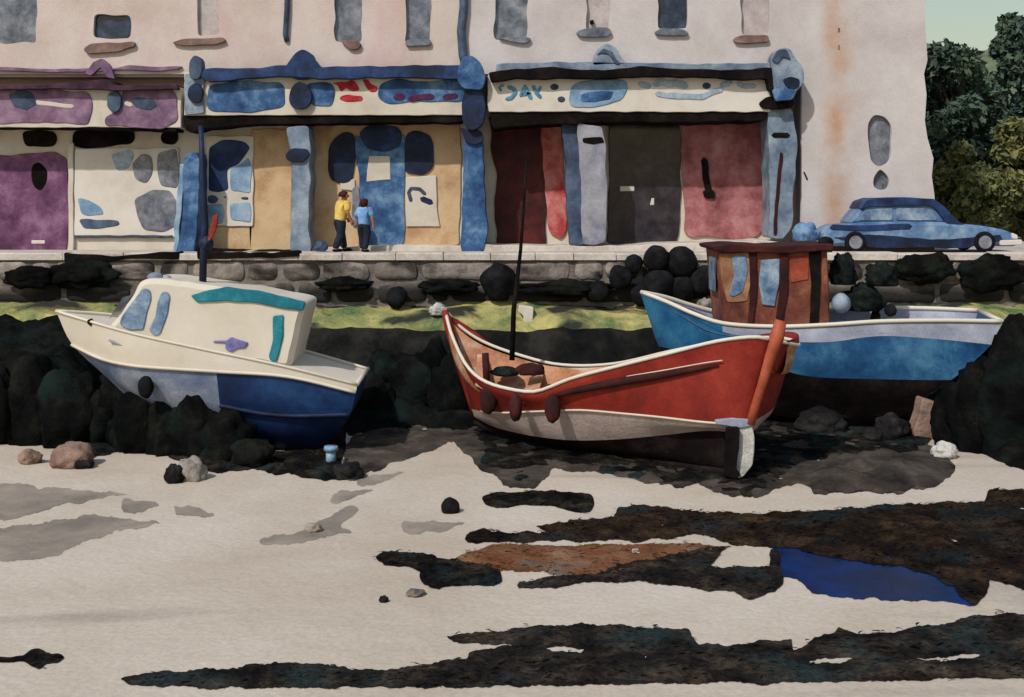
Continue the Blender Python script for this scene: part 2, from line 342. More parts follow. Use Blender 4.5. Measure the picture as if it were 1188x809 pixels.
# wet sand patches
for p in ([(-75,584),(-40,562),(18,561),(60,566),(149,575),(76,586),(20,603),(-40,606)], [(-90,634),(-40,613),(18,611),(111,598),(189,607),(126,619),(60,646),(18,649),(-40,655)],
          [(141,578),(168,580),(187,587),(160,595),(142,594)], [(200,585),(225,588),(252,600),(222,600),(202,594)],
          [(298,626),(354,616),(404,586),(417,591),(394,611),(412,616),(354,629),(302,633)], [(465,605),(500,607),(540,605),(515,618),(468,619)],
          [(410,553),(470,549),(440,560),(415,565)], [(388,569),(434,566),(405,579),(380,582)]):
    ground_mesh('wet_sand', p, 'wet_sand', lumps=0, z0=.004, cell=(.5, .8), kind='structure', amp=2.5)
# muddy ground round the boats
ground_mesh('mud', [(420,500),(520,505),(560,548),(614,572),(640,545),(700,550),(765,563),(822,566),(845,576),(885,577),(925,560),(945,573),(1043,573),(1085,567),(1112,543),(1090,520),(1010,500),(925,490),(760,480),(560,478)], 'mud', lumps=.05, z0=.005, kind='structure', amp=4, fall=.6)
ground_mesh('mud', [(400,560),(440,545),(500,520),(535,508),(520,490),(440,490),(395,520)], 'mud', lumps=.05, z0=.009, kind='structure', amp=4)

ground_mesh('seaweed', [(-60,505),(19,509),(45,512),(87,524),(102,533),(117,531),(151,520),(167,520),(197,531),(242,550),(303,546),(379,560),(417,552),(395,535),(405,500),(400,470),(300,460),(100,455),(-60,450)], 'weed', lumps=.12, z0=.012, amp=3, fall=.8, freq=2.2)  # weed mat; below the white boat it also paints the hull's shadow
def bank(x, y): return max(0, min(1.6, (y-23.0)*.24))*max(0, min(1, (-8.3-x)/.9+.35*0))
ground_mesh('seaweed', [(-230,470),(-190,505),(-130,514),(-60,512),(19,506),(45,508),(85,515),(112,500),(125,470),(128,440),(-140,440),(-210,448)], 'weed_rock', hfun=bank, lumps=.30, freq=1.7, fall=1.0, amp=3, cell=(.12, .2), z0=.02)
ground_mesh('seaweed', [(404,505),(440,500),(480,497),(545,500),(575,480),(600,450),(560,441),(400,441),(385,470)], 'weed_rock', h=.75, lumps=.35, freq=1.6, fall=2.2, amp=3, cell=(.12, .2), z0=.02)
ground_mesh('seaweed', [(545,500),(561,540),(600,560),(625,540),(690,545),(765,560),(822,562),(838,572),(880,577),(930,535),(1000,530),(1062,526),(1085,505),(1060,475),(900,460),(700,470),(560,480)], 'weed', lumps=.07, z0=.016, amp=3, freq=2.5)  # dark mat painting the shade under the red and blue boats
ground_mesh('seaweed', [(1040,505),(1091,500),(1100,528),(1128,522),(1180,545),(1260,552),(1330,535),(1370,500),(1330,460),(1080,455)], 'weed_rock', h=.8, lumps=.3, freq=1.6, fall=2, amp=3, cell=(.12, .2), z0=.02)
ground_mesh('seaweed', [(930,556),(944,571),(1043,571),(1085,565),(1110,543),(1059,528),(963,529)], 'mud', lumps=.12, z0=.02, amp=3, h=.08, freq=2)
# streaks of weed, a pool and painted boat reflections on the near sand
A = [(537,625),(545,618),(564,615),(587,620),(637,617),(620,611),(645,606),(715,600),(718,590),(735,587),(790,592),(860,597),(933,595),(1009,588),(1105,584),(1145,581),(1150,569),(1183,569),(1260,571),(1340,580),(1375,606),(1350,628),(1390,645),(1330,668),(1270,676),(1230,690),(1185,685),(1170,678),(1149,672),(1143,690),(1133,706),(1122,700),(1104,682),(1080,670),(1050,660),(1020,656),(985,650),(950,645),(925,638),(905,636),(893,636),(857,634),(807,619),(780,627),(690,628),(600,630),(560,631),(542,630)]
ground_mesh('seaweed', A, 'brown_weed', fronds=34, lumps=.07, z0=.016, amp=2.2, r=4, cell=(.07, .12))
A2 = [(600,681),(601,676),(637,670),(680,668),(720,655),(770,644),(800,640),(846,636),(822,658),(892,658),(893,636),(905,640),(910,672),(902,687),(885,690),(868,697),(849,687),(826,685),(795,681),(744,676),(683,678),(637,683)]
ground_mesh('seaweed', A2, 'near_weed', fronds=34, lumps=.06, z0=.018, amp=2, r=4, cell=(.07, .12))
ground_mesh('seaweed', [(583,676),(568,680),(507,683),(488,676),(486,664),(473,660),(442,657),(435,648),(450,641),(499,643),(515,650),(540,652),(572,658),(583,664)], 'weed', fronds=34, lumps=.06, z0=.018, amp=2, r=5, cell=(.06, .1))
ground_mesh('seaweed', [(520,650),(553,640),(572,631),(640,634),(790,630),(850,635),(810,642),(770,650),(740,660),(690,672),(637,668),(633,664),(593,662),(572,662),(540,656)], 'rust_reflection', fronds=34, lumps=.05, z0=.010, amp=1.5, r=4, cell=(.07, .12))  # mat painted as the red hull mirrored in the wet
ground_mesh('pool', [(893,636),(930,634),(1000,640),(1060,645),(1112,665),(1128,690),(1131,705),(1105,699),(1047,697),(971,693),(944,689),(929,676),(912,672),(900,668),(897,650)], 'pool_reflection', lumps=0, z0=.008, kind='structure', amp=2.0, cell=(.3, .4))  # pool coloured as if it mirrored the blue boat
ground_mesh('seaweed', [(557,578),(562,586),(580,592),(600,586),(640,588),(670,595),(685,596),(690,585),(686,574),(660,571),(620,570),(600,572),(570,572)], 'weed', fronds=34, lumps=.06, z0=.012, amp=1.2)
B_ = [(139,789),(162,783),(242,778),(323,770),(364,773),(434,779),(505,770),(543,765),(545,757),(599,748),(534,748),(516,740),(553,735),(637,725),(675,725),(800,731),(807,748),(853,750),(917,741),(917,758),(933,752),(944,739),(969,737),(971,729),(986,733),(1000,736),(1105,725),(1124,714),(1185,714),(1290,709),(1400,722),(1440,752),(1410,780),(1290,786),(1185,787),(1000,791),(700,796),(400,799),(220,799),(150,796)]
ground_mesh('seaweed', B_, 'near_weed', fronds=34, lumps=.05, z0=.012, amp=2.0, r=4, cell=(.055, .07), fall=.3,
            holes=[[(630,752),(655,751),(681,754),(672,758),(640,757)], [(938,768),(960,764),(990,764),(982,770),(940,771)], [(1057,765),(1100,763),(1137,760),(1132,765),(1090,768)]])
ground_mesh('seaweed', [(-40,763),(15,763),(28,762),(36,755),(46,753),(56,759),(70,759),(75,765),(68,770),(54,771),(46,777),(36,774),(28,769),(-40,769)], 'weed', fronds=34, lumps=.05, z0=.012, amp=.8, r=3, cell=(.04, .05), fall=.2)

# ------------------------------------------------------------------ quay wall
QW = root('quay_wall', (0, 34, 0), 'long dark stone quay wall with pale coping and green algae covered ledge', 'quay wall')
mb = MB(); tones = []
zc = 1.5; ci = 0
while zc < 3.22:
    hc = [.50, .62, .62][ci % 3]; x = -30-random.random()
    while x < 32:
        w = random.uniform(.5, 2.3); d = random.uniform(0, .045); dzz = random.uniform(-.09, .09)
        x0, x1, z0, z1 = x+.02, x+w-.02, zc+.02, min(zc+hc, 3.24)-.02
        jg = lambda q: q+random.uniform(0, .07)
        ring = resample([Vector((jg(x0), z0+random.uniform(0, .07))), Vector((x1+random.uniform(-.09, .02), z0+random.uniform(0, .07))), Vector((x1+random.uniform(-.09, .02), z1-random.uniform(0, .08))), Vector((x0+random.uniform(0, .08), z1-random.uniform(0, .08)))], .14)
        for _ in range(2): ring = [(ring[i-1]+ring[i]*2+ring[(i+1) % len(ring)])/4 for i in range(len(ring))]
        ring = [Vector((p.x+.035*noise.noise((p.x*3, p.y*3, 1)), p.y+.035*noise.noise((p.x*3, p.y*3, 9)))) for p in ring]; n = len(ring)
        c = sum(ring, Vector((0, 0)))/n
        fr = [c+(p-c)*.93 for p in ring]
        mid = [c+(p-c)*.5 for p in ring]
        vs = [(p.x, 34.14, p.y) for p in ring]+[(p.x, 34.03-d, p.y) for p in ring]+[(p.x, 33.99-d, p.y) for p in fr]+[(p.x, 33.985-d+.03*noise.noise((p.x*2, p.y*2, 4)), p.y) for p in mid]+[(c.x, 33.98-d, c.y)]
        fs = [(k*n+i, k*n+(i+1) % n, (k+1)*n+(i+1) % n, (k+1)*n+i) for k in range(3) for i in range(n)]+[(3*n+i, 3*n+(i+1) % n, 4*n) for i in range(n)]
        mb.add(vs, fs); tones += [random.choice([.62, .8, .95, 1.0, 1.08, 1.15])]*len(vs); x += w
    zc += hc; ci += 1
o = mk('stonework', mb.v, mb.f, 'stone', QW, smooth=True); at = o.data.attributes.new('tone', 'FLOAT', 'POINT')
for i, t in enumerate(tones): at.data[i].value = t
def box_geo(x0, x1, y0, y1, z0, z1):
    return ([(x, y, z) for z in (z0, z1) for y in (y0, y1) for x in (x0, x1)], [(0,1,3,2),(4,5,7,6),(0,1,5,4),(2,3,7,6),(0,2,6,4),(1,3,7,5)])
v, f = box_geo(-40, 40, 34.015, 34.9, 0, 3.25); mk('wall_core', v, f, 'joint', QW)
mb = MB(); x = -32
while x < 34:
    w = random.uniform(1.0, 1.9); dy = random.uniform(0, .04); dz = random.uniform(-.02, .015)
    ring = resample(fillet([Vector((x+.012, 33.92-dy)), Vector((x+w-.012, 33.92-dy)), Vector((x+w-.012, 34.6)), Vector((x+.012, 34.6))], .05), .25); n = len(ring)
    ring = [Vector((p.x+.02*noise.noise((p.x*2, p.y*2, 4)), p.y+.03*noise.noise((p.x*2, p.y*2, 6)))) for p in ring]; c = sum(ring, Vector((0, 0)))/n
    vs = [(p.x, p.y, 3.235) for p in ring]+[(p.x, p.y, 3.40+dz) for p in ring]+[((p.x-c.x)*.97+c.x, (p.y-c.y)*.95+c.y, 3.435+dz) for p in ring]
    mb.add(vs, [(k*n+i, k*n+(i+1) % n, (k+1)*n+(i+1) % n, (k+1)*n+i) for k in range(2) for i in range(n)]+[tuple(range(2*n, 3*n)), tuple(range(n))]); x += w
mk('coping', mb.v, mb.f, 'coping', QW)
for q in ([(74,293),(130,297),(208,292),(208,301),(150,300),(100,306),(75,307)], [(228,292),(300,294),(346,291),(347,298),(300,299),(229,301)]):
    prism('timber_kerb', q, 33.84, .5, 'black_brown', QW, r=2, amp=.8)
# ledge: sloping weedy foot of the wall; the top carries algae, the face is dark
def ledge(xs, prof, mat, name):
    V = []; n = len(prof)
    for x in xs:
        for j, (y, z) in enumerate(prof):
            a = noise.noise((x*.5, y*.6, 3))*.12+noise.noise((x*1.7, y*1.7, z*1.7))*.08+noise.noise((x*4.5, y*4, z*4))*.035
            V.append((x+.05*noise.noise((x*3, y*3, z*3)), y-a*.9, z+a*(1 if z > .1 else 0)))
    Fc = [(i*n+j, i*n+j+1, (i+1)*n+j+1, (i+1)*n+j) for i in range(len(xs)-1) for j in range(n-1)]
    return mk(name, V, Fc, mat, QW, smooth=True)
xs = np.arange(-30, 30, .16)
ledge(xs, [(34.12, 2.02), (33.95, 1.93), (33.6, 1.84), (33.3, 1.72), (33.0, 1.56), (32.8, 1.42)], 'algae', 'algae_ledge')
ledge(xs, [(32.8, 1.42), (32.62, 1.28), (32.5, 1.08), (32.4, .8), (32.28, .5), (32.2, .25), (32.1, -.1)], 'ledge', 'ledge_face')

# ------------------------------------------------------------------ buildings
YW, YB = 36.0, 36.75                              # house wall plane, back of the shop recess
def wall_geo(outline, holes, Y, reveal):
    L = [[Vector((p.x, p.z)) for p in (P(q[0], q[1], Y) for q in l)] for l in [outline]+holes]
    L = [dedupe(l) for l in L]; ov, fs = cdt(L); mb = MB(); mb.add([(p.x, Y, p.y) for p in ov], fs)
    for l in L[1:]:
        n = len(l); mb.add([(p.x, Y, p.y) for p in l]+[(p.x, Y+reveal, p.y) for p in l], [(i, (i+1) % n, n+(i+1) % n, n+i) for i in range(n)])
    return mb
def building(name, label, outline, windows, wallmat, x0, x1, ztop, roofmat='roof_slate', yb=YB):
    r = root(name, (P((x0+x1)/2, 291, YW).x, YW, QZ), label, 'building')
    holes = [shape(w['o'], 5, 1.3) for w in windows]
    m = wall_geo(outline, holes, YW, .2); wl = mk('wall', m.v, m.f, wallmat, r)
    X0 = P(x0, 0, YW).x; X1 = P(x1, 0, YW).x
    v, f = box_geo(X0+.004, X1-.004, yb+.1, 45, QZ-.3, ztop); mk('wall', v, f, wallmat, r)
    v, f = box_geo(X0+.004, X1-.004, YW+.16, yb+.1, 8.6, ztop); mk('wall', v, f, wallmat, r)
    yr = 40.5; v = [(X0, 35.7, ztop-.02), (X1, 35.7, ztop-.02), (X0, yr, ztop+2.6), (X1, yr, ztop+2.6), (X0, 45.3, ztop-.02), (X1, 45.3, ztop-.02)]
    mk('roof', v, [(0,1,3,2), (2,3,5,4), (0,2,4), (1,3,5), (0,1,5,4)], roofmat, r)
    for w, h in zip(windows, holes):
        c = sum(h, Vector((0, 0)))/len(h); big = [c+(p-c)*1.12 for p in h]
        g = prism_geo(big, YW+.14, .05, .004); o = mk('window', g.v, g.f, w['m'], r)
        if w.get('s'): prism('sill', w['s'], YW-.12, .2, w.get('sm', 'brown_line'), o, r=4, amp=.8)
        if w.get('bar'):
            x, = w['bar']; ys = [p[1] for p in w['o']]; prism('glazing_bar', rect(x-1.2, min(ys)-4, x+1.2, max(ys)+4), YW+.10, .05, 'cream_paint', o, r=1, amp=.3)
    return r
def win(x0, y0, x1, y1, m, s=None, sm='brown_line', top=True): return dict(o=[(x0, y0), (x1, y0), (x1+1, (y0+y1)/2), (x1, y1), (x0, y1)], m=m, s=s, sm=sm)

# purple shop house
LB = building('shop_house', 'pink rendered house with purple shopfront at the end of the terrace', [Vector(q) for q in ((-420,-110),(209,-110),(209,86),(-420,86))],
    [win(-30,-60,42,50,'grey_glass'), win(108,18,151,45,'dark_glass',[(96,58),(106,50),(140,49),(157,48),(157,54),(138,59),(102,64)]), win(231,-50,232,-49,'faint_glass')][:2]+
    [win(-150,-40,-110,46,'grey_glass')], 'wall_pink', -420, 209, 12.8)
v, f = box_geo(P(-420,0,YW).x, P(-100,0,YW).x, YW-.02, YB+.2, QZ-.2, P(0,86,YW).z+.1); mk('wall', v, f, 'wall_pink', LB)
prism('back_panel', rect(-105, 100, 212, 308), YB, .12, 'cream_paint', LB, r=1, amp=0)
prism('string_course', [(-60,75),(60,80),(100,79),(135,80),(150,76),(211,78),(205,82),(150,82),(60,84),(-60,80)], YW-.1, .14, 'mauve', LB, r=2, amp=.8)
prism('pediment', [(98,86),(108,72),(118,68),(127,75),(134,92),(124,90),(116,78),(106,88)], YW-.14, .16, 'mauve', LB, r=2, amp=.6)
prism('cornice', [(-60,99),(60,98),(125,92),(131,99),(205,98),(207,104),(150,105),(60,103),(-60,105)], 35.35, 1.2, 'plum', LB, r=2, amp=.8)
fb = prism('fascia', rect(-60, 102, 210, 148), 35.62, 1.0, 'cream_paint', LB, r=1, amp=.5)
prism('fascia_panel', [(-60,105),(60,104),(104,107),(108,122),(103,145),(60,142),(-60,146)], 35.59, .05, 'mauve', fb, r=6)
prism('fascia_panel', [(142,102),(196,100),(206,112),(206,140),(190,150),(122,146),(120,136),(140,128)], 35.59, .05, 'mauve', fb, r=6)
prism('lettering', stroke([(42,119),(60,121),(84,124)], 5), 35.575, .03, 'cream_paint', fb, r=1, amp=.5, step=3)
prism('lettering', stroke([(146,120),(152,122)], 5), 35.575, .03, 'cream_paint', fb, r=1, amp=.3, step=3)
prism('lettering', stroke([(158,119),(176,122)], 13), 35.575, .03, 'slate', fb, r=1, amp=.8, step=3)
prism('lettering', stroke([(20,114),(33,118)], 22), 35.575, .03, 'slate', fb, r=1, amp=.8, step=3)
prism('bracket', [(124,108),(134,104),(141,112),(140,126),(132,132),(124,124)], 35.5, .2, 'slate', LB, r=5, amp=.6)
prism('soffit_shade', [(-60,143),(80,143),(150,148),(205,149),(205,153),(90,150),(-60,149)], 35.66, .8, 'black_brown', LB, r=2, amp=.6)  # black strip painting the shade below the fascia
for q, m in (([(25,154),(40,152),(64,153),(66,162),(62,170),(28,170)], 'black_brown'), ([(84,153),(110,150),(154,149),(156,160),(150,168),(100,172),(84,170)], 'black_brown'), ([(186,154),(204,152),(207,162),(202,168),(186,166)], 'black_brown')):
    prism('fanlight', q, YB-.06, .08, m, LB, r=6)
d = prism('door', [(16,180),(60,176),(78,184),(81,230),(76,304),(18,306),(-5,306),(-5,180)], YB-.05, .09, 'purple', LB, r=5)
prism('pane', [(37,192),(46,188),(54,196),(53,212),(46,222),(38,216),(34,204)], YB-.07, .05, 'black_brown', d, r=5)
prism('letter_slot', rect(36, 279, 52, 283), YB-.07, .05, 'white_paint', d, r=1, amp=.4)
wf = prism('shop_window', rect(86, 172, 207, 275), YB-.09, .1, 'white_paint', LB, r=3)
for q, m in (([(152,190),(164,178),(176,182),(178,202),(170,214),(158,208)], 'grey_glass'), ([(184,178),(204,172),(208,196),(206,220),(186,216),(182,196)], 'grey_glass'), ([(156,232),(176,220),(198,222),(207,240),(204,262),(190,270),(166,266),(160,252)], 'grey_glass'),
             ([(128,180),(150,172),(156,180),(150,196),(136,198)], 'letter_grey'), ([(90,228),(100,230),(118,242),(122,250),(104,252),(92,248)], 'pale_blue'), ([(90,254),(136,256),(139,261),(128,264),(96,266)], 'slate')):
    prism('pane', q, YB-.11, .05, m, wf, r=5)
prism('window_rail', rect(86, 273, 200, 276), YB-.12, .1, 'mark_dark', LB, r=1, amp=.5)
prism('plinth', [(75,291),(130,295),(207,290),(207,305),(150,302),(100,308),(76,309)], YB-.2, .25, 'black_brown', LB, r=2)
prism('pilaster', rect(79, 166, 85, 292), YB-.12, .15, 'cream_paint', LB, r=2, amp=.6)

# blue shop house
MBd = building('shop_house', 'cream house with blue shopfront, tan stall walls and blue door', [Vector(q) for q in ((209,-110),(545,-110),(545,86),(209,86))],
    [win(388,-30,419,50,'grey_glass',[(395,48),(412,46),(420,50),(416,58),(406,58)],'brown_line'), win(471,-30,499,52,'grey_glass',[(470,46),(500,46),(500,53),(470,54)],'grey_glass'),
     win(229,-30,254,42,'faint_glass',[(198,50),(214,45),(258,43),(262,48),(250,52),(206,53)],'brown_line')], 'wall_pink', 209, 545, 12.8)
prism('back_panel', rect(211, 125, 546, 300), YB, .12, 'cream_paint', MBd, r=1, amp=0)
tube('drainpipe', [P(333,y,YW-.08) for y in (-110,-40,10)]+[P(331,40,YW-.08), P(333,48,YW-.02)], .08, 'slate', MBd)
tube('drainpipe', [P(538,y,YW-.1) for y in (-110,-40,8)]+[P(535,36,YW-.1), P(537,64,YW-.1), P(540,76,YW-.2)], .13, 'slate', MBd)
co = prism('cornice', [(236,80),(300,79),(330,76),(375,77),(450,77),(540,75),(548,82),(542,92),(450,90),(390,92),(320,89),(240,95),(233,88)], 35.3, 1.2, 'navy', MBd, r=3, amp=1)
prism('finial', [(328,80),(336,70),(343,60),(352,56),(361,62),(364,72),(376,80),(360,92),(338,92)], 35.36, .5, 'navy', MBd, r=6, amp=.8)
prism('finial', [(220,70),(226,63),(234,68),(235,82),(231,92),(221,92),(219,80)], 35.36, .35, 'slate', MBd, r=4, amp=.6)
prism('finial', [(531,80),(538,66),(548,64),(558,74),(564,88),(560,104),(538,104),(530,92)], 35.27, .4, 'blue', MBd, r=6, amp=.8)
fb = prism('fascia', rect(214, 84, 556, 134), 35.6, 1.15, 'cream_paint', MBd, r=1, amp=.5)
prism('fascia_panel', [(244,97),(280,94),(326,95),(331,110),(330,124),(290,131),(242,129),(238,118)], 35.57, .05, 'blue', fb, r=8)
prism('fascia_panel', [(356,96),(384,95),(389,104),(386,124),(360,123)], 35.57, .05, 'blue', fb, r=6)
prism('fascia_panel', [(440,96),(460,92),(500,95),(540,92),(542,112),(534,118),(480,119),(450,122),(438,114)], 35.57, .05, 'blue', fb, r=7)
for q in ([(384,97),(394,95),(402,96),(408,92),(414,97),(418,104),(408,106),(402,102),(396,108),(392,100)], [(396,111),(404,109),(412,111),(420,112),(420,117),(410,118),(400,118),(393,115)], [(420,92),(427,93),(430,98),(438,100),(437,106),(430,107),(424,101)]):
    prism('lettering', q, 35.575, .04, 'letter_red', fb, r=3, amp=.8, step=2)
for q in (stroke([(459,112.5),(467,112.5)], 8), stroke([(476,114.5),(486,113),(501,112)], 7.5), stroke([(516,112.5),(529,111.5)], 7)):
    prism('lettering', q, 35.55, .04, 'letter_maroon', fb, r=2, amp=.6, step=2)
for q, m in (([(219,100),(228,95),(236,104),(234,118),(224,120),(217,112)], 'dark_navy'), ([(336,104),(346,94),(358,100),(362,114),(356,126),(340,126),(334,116)], 'dark_navy'), ([(536,110),(546,100),(560,104),(564,126),(560,146),(546,154),(536,140)], 'dark_navy')):
    prism('console', q, 35.42, .5, m, MBd, r=8, amp=.8)
prism('soffit_shade', [(214,134),(230,128),(300,134),(360,137),(440,130),(534,129),(540,134),(536,142),(440,143),(370,144),(300,144),(236,150),(222,156),(214,150)], 35.66, 1.0, 'black_brown', MBd, r=4, amp=1)  # shade under the fascia, modelled as a black band
prism('pilaster', [(214,86),(236,86),(236,132),(215,134)], 35.52, .2, 'grey_blue', MBd, r=3)
prism('pilaster', [(213,180),(226,176),(232,184),(229,250),(227,290),(222,304),(208,306),(206,290),(212,240)], 35.7, 1.1, 'blue', MBd, r=5)
prism('pilaster', [(332,148),(358,146),(360,200),(358,270),(361,288),(356,302),(338,300),(336,280),(338,220),(338,180)], 35.7, 1.1, 'grey_blue', MBd, r=5, amp=1.5)
prism('capital', [(330,180),(338,172),(356,172),(359,180),(350,188),(334,188)], 35.6, .4, 'dark_navy', MBd, r=4, amp=.8)
prism('capital', [(534,148),(540,150),(559,152),(561,164),(552,168),(540,166)], 35.6, .4, 'dark_navy', MBd, r=4, amp=.8)
prism('pilaster', [(537,164),(560,160),(562,220),(566,270),(561,292),(536,292),(534,280),(538,230)], 35.7, 1.1, 'blue', MBd, r=5, amp=1.5)
prism('pilaster', [(208,190),(213,190),(210,250),(206,292),(201,292),(204,240)], 35.72, 1.0, 'pale_blue', MBd, r=2)
prism('stall_wall', rect(290, 150, 338, 290), YB-.06, .1, 'tan', MBd, r=3)
prism('stall_wall', [(240,264),(292,262),(292,290),(240,290)], YB-.06, .1, 'tan', MBd, r=3)
prism('stall_wall', [(362,143),(534,141),(536,200),(532,284),(364,290),(360,220)], YB-.06, .1, 'tan', MBd, r=4)
prism('step', [(226,290),(300,292),(345,290),(345,297),(300,298),(228,299)], 35.5, 1.3, 'black_brown', MBd, r=2, amp=.8)
prism('step', [(362,288),(480,284),(536,286),(536,297),(440,297),(362,299)], 35.9, .9, 'coping', MBd, r=2, amp=.8)
wf = prism('window', rect(239, 158, 294, 262), YB-.12, .12, 'white_paint', MBd, r=2)
for q, m in (([(242,172),(256,162),(284,164),(290,172),(276,192),(264,196),(264,220),(254,224),(242,222)], 'navy'), ([(266,196),(276,192),(288,182),(292,196),(290,224),(268,222)], 'pale_blue'), ([(241,228),(248,226),(254,230),(250,237),(241,235)], 'slate'), ([(238,238),(258,236),(262,246),(258,260),(238,260)], 'pale_blue'), ([(266,236),(290,234),(292,246),(290,259),(268,256)], 'pale_blue'), ([(258,229),(262,228),(262,231)], 'slate'), ([(278,229),(288,228),(288,232),(280,232)], 'slate')):
    prism('pane', q, YB-.14, .06, m, wf, r=4, amp=.8)
for q in ([(388,160),(402,152),(411,156),(412,190),(409,210),(398,214),(384,210),(380,196),(381,172)], [(470,156),(482,151),(498,156),(503,172),(502,194),(490,204),(470,201)]):
    prism('window', q, YB-.13, .16, 'dark_navy', MBd, r=6, amp=.8)
d = prism('door', [(412,158),(470,156),(470,190),(469,240),(470,280),(462,290),(436,292),(424,288),(418,250),(416,200),(412,180)], YB-.11, .14, 'blue', MBd, r=4)
prism('fanlight', [(416,156),(424,147),(440,144),(462,148),(467,156),(464,170),(448,176),(426,173)], YB-.14, .1, 'navy', d, r=7, amp=.8)
prism('notice', [(428,181),(452,182),(453,209),(425,211)], YB-.13, .06, 'cream_paint', d, r=1, amp=.5)
n_ = prism('notice_board', [(470,206),(506,204),(507,240),(510,263),(471,263)], YB-.12, .12, 'cream_paint', MBd, r=1, amp=.6)
prism('lettering', stroke([(493,225),(487,220),(477,219),(474,224),(477,233)], 4.5), YB-.135, .03, 'mark_dark', n_, r=1, amp=.4, step=2)
prism('lettering', stroke([(490,231),(500,235)], 7), YB-.135, .03, 'dark_navy', n_, r=1, amp=.4, step=2)
prism('notice_board', [(394,210),(412,208),(412,222),(396,220)], YB-.12, .1, 'cream_paint', MBd, r=1, amp=.6)
prism('post', [(409,218),(416,216),(418,230),(414,262),(408,262)], YB-.14, .1, 'steel', MBd, r=3, amp=.5)

YR = 37.35
# white house with grey-blue shopfront and plain gable wall
edge = [(1075,-110),(1073,20),(1076,70),(1072,86),(1075,110),(1073,140),(1076,160),(1083,184),(1081,205),(1084,225),(1085,240),(1084,292)]
RB = building('shop_house', 'white house with grey-blue shopfront and a plain stained wall to the quay corner', [Vector(q) for q in [(545,-110)]+edge+[(930,292),(930,86),(545,86)]],
    [win(574,-30,611,46,'grey_glass',[(576,44),(606,42),(617,44),(612,50),(598,49)],'grey_glass'), win(680,-30,706,36,'faint_glass',[(667,38),(676,33),(706,32),(710,38),(704,43),(672,43)],'grey_glass'), win(763,-30,797,34,'dark_glass',[(758,37),(770,32),(792,34),(800,38),(796,42),(762,41)],'grey_glass'),
     win(860,-30,892,41,'faint_glass',[(850,45),(858,41),(892,41),(893,49),(866,51),(852,50)],'brown_line'),
     dict(o=[(1007,142),(1014,134),(1026,135),(1033,144),(1034,176),(1030,190),(1020,193),(1010,187)], m='grey_glass'), dict(o=[(1014,204),(1021,196),(1029,201),(1033,212),(1030,220),(1020,221),(1013,216)], m='grey_glass')], 'wall_white', 545, 1074, 12.8, yb=YR)
prism('vent_hole', [(684,24),(689,23),(689,28),(685,28)], YW+.02, .13, 'black_brown', RB, r=1, amp=.2, step=2)
v, f = box_geo(P(930,0,YW).x, P(1073,0,YW).x, YW+.16, YR+.12, QZ-.3, 8.7); mk('wall', v, f, 'wall_white', RB)
v, f = box_geo(P(1040,0,YW).x, P(1082,0,YW).x, YW+.15, 44.9, QZ-.3, P(0,190,YW).z); mk('wall', v, f, 'wall_white', RB)
prism('back_panel', rect(548, 125, 932, 300), YR, .12, 'cream_paint', RB, r=1, amp=0)
prism('cornice_cap', [(576,74),(640,72),(700,72),(800,74),(900,73),(904,82),(576,84)], 35.5, .6, 'grey_blue', RB, r=2, amp=.8)
prism('cornice', [(566,84),(600,80),(640,77),(660,80),(700,82),(740,77),(780,80),(850,81),(898,79),(903,86),(900,92),(850,92),(780,89),(720,90),(690,92),(640,91),(600,92),(570,95)], 35.3, 1.2, 'black_brown', RB, r=3, amp=1)
prism('finial', [(686,76),(690,60),(702,50),(714,54),(720,66),(727,74)], 35.5, .4, 'grey_blue', RB, r=5, amp=.8)
prism('finial', [(692,64),(700,56),(710,60),(714,68),(720,75),(714,75),(706,63),(698,62)], 35.46, .1, 'slate', RB, r=2, amp=.5)
fn = prism('finial', [(894,74),(898,62),(908,54),(918,58),(922,68),(932,78),(933,96),(924,108),(900,110)], 35.25, .6, 'grey_blue', RB, r=7, amp=.8)
prism('scroll', [(895,70),(902,58),(912,57),(918,70),(908,66),(902,74)], 35.2, .1, 'slate', fn, r=3, amp=.5)
prism('scroll', [(908,92),(918,89),(928,92),(926,102),(914,104)], 35.2, .1, 'dark_navy', fn, r=3, amp=.5)
prism('scroll', [(896,104),(914,100),(925,106),(920,116),(900,118)], 35.2, .1, 'blue', fn, r=3, amp=.5)
prism('console', [(886,82),(902,80),(902,104),(892,106)], 35.28, .3, 'black_brown', RB, r=4, amp=.8)
fb = prism('fascia', rect(566, 86, 894, 130), 35.6, 1.8, 'white_paint', RB, r=2, amp=.8)
prism('logo', [(659,120),(662,100),(676,93),(726,92),(728,104),(722,116),(700,124),(664,125)], 35.57, .05, 'pale_blue', fb, r=7)
prism('logo', [(673,110),(684,107),(712,106),(708,116),(690,119),(674,118)], 35.55, .05, 'blue', fb, r=3)
for q in (stroke([(584,99),(579,101),(581,105)], 3), stroke([(590,101),(596,103),(598,108),(593,114),(588,115)], 5), stroke([(604,111),(609,100),(612,108),(616,114)], 4.6), stroke([(606,110),(615,108)], 4.2), stroke([(619,100),(622,108),(627,113)], 4.4), stroke([(627,101),(624,106)], 3.4)):
    prism('lettering', q, 35.575, .04, 'letter_teal', fb, r=1, amp=.4, step=2)
for x, y, q in ((643,101,5), (651.5,115.5,4.4), (820,99.5,5)):
    prism('lettering', [(x+q*math.cos(a), y+q*.8*math.sin(a)) for a in np.arange(0, 6.28, .7)], 35.575, .04, 'mark_dark', fb, r=1, amp=.6, step=2)
for q in (stroke([(743,98),(753,100)], 7), stroke([(760,97),(768,95),(776,98),(784,96),(795,99)], 8), stroke([(763,109),(790,112),(815,112),(836,104)], 7), stroke([(838,99),(846,97)], 7), stroke([(857,98),(864,101),(875,100)], 6)):
    prism('lettering', q, 35.575, .04, 'letter_grey', fb, r=1, amp=.8, step=2)
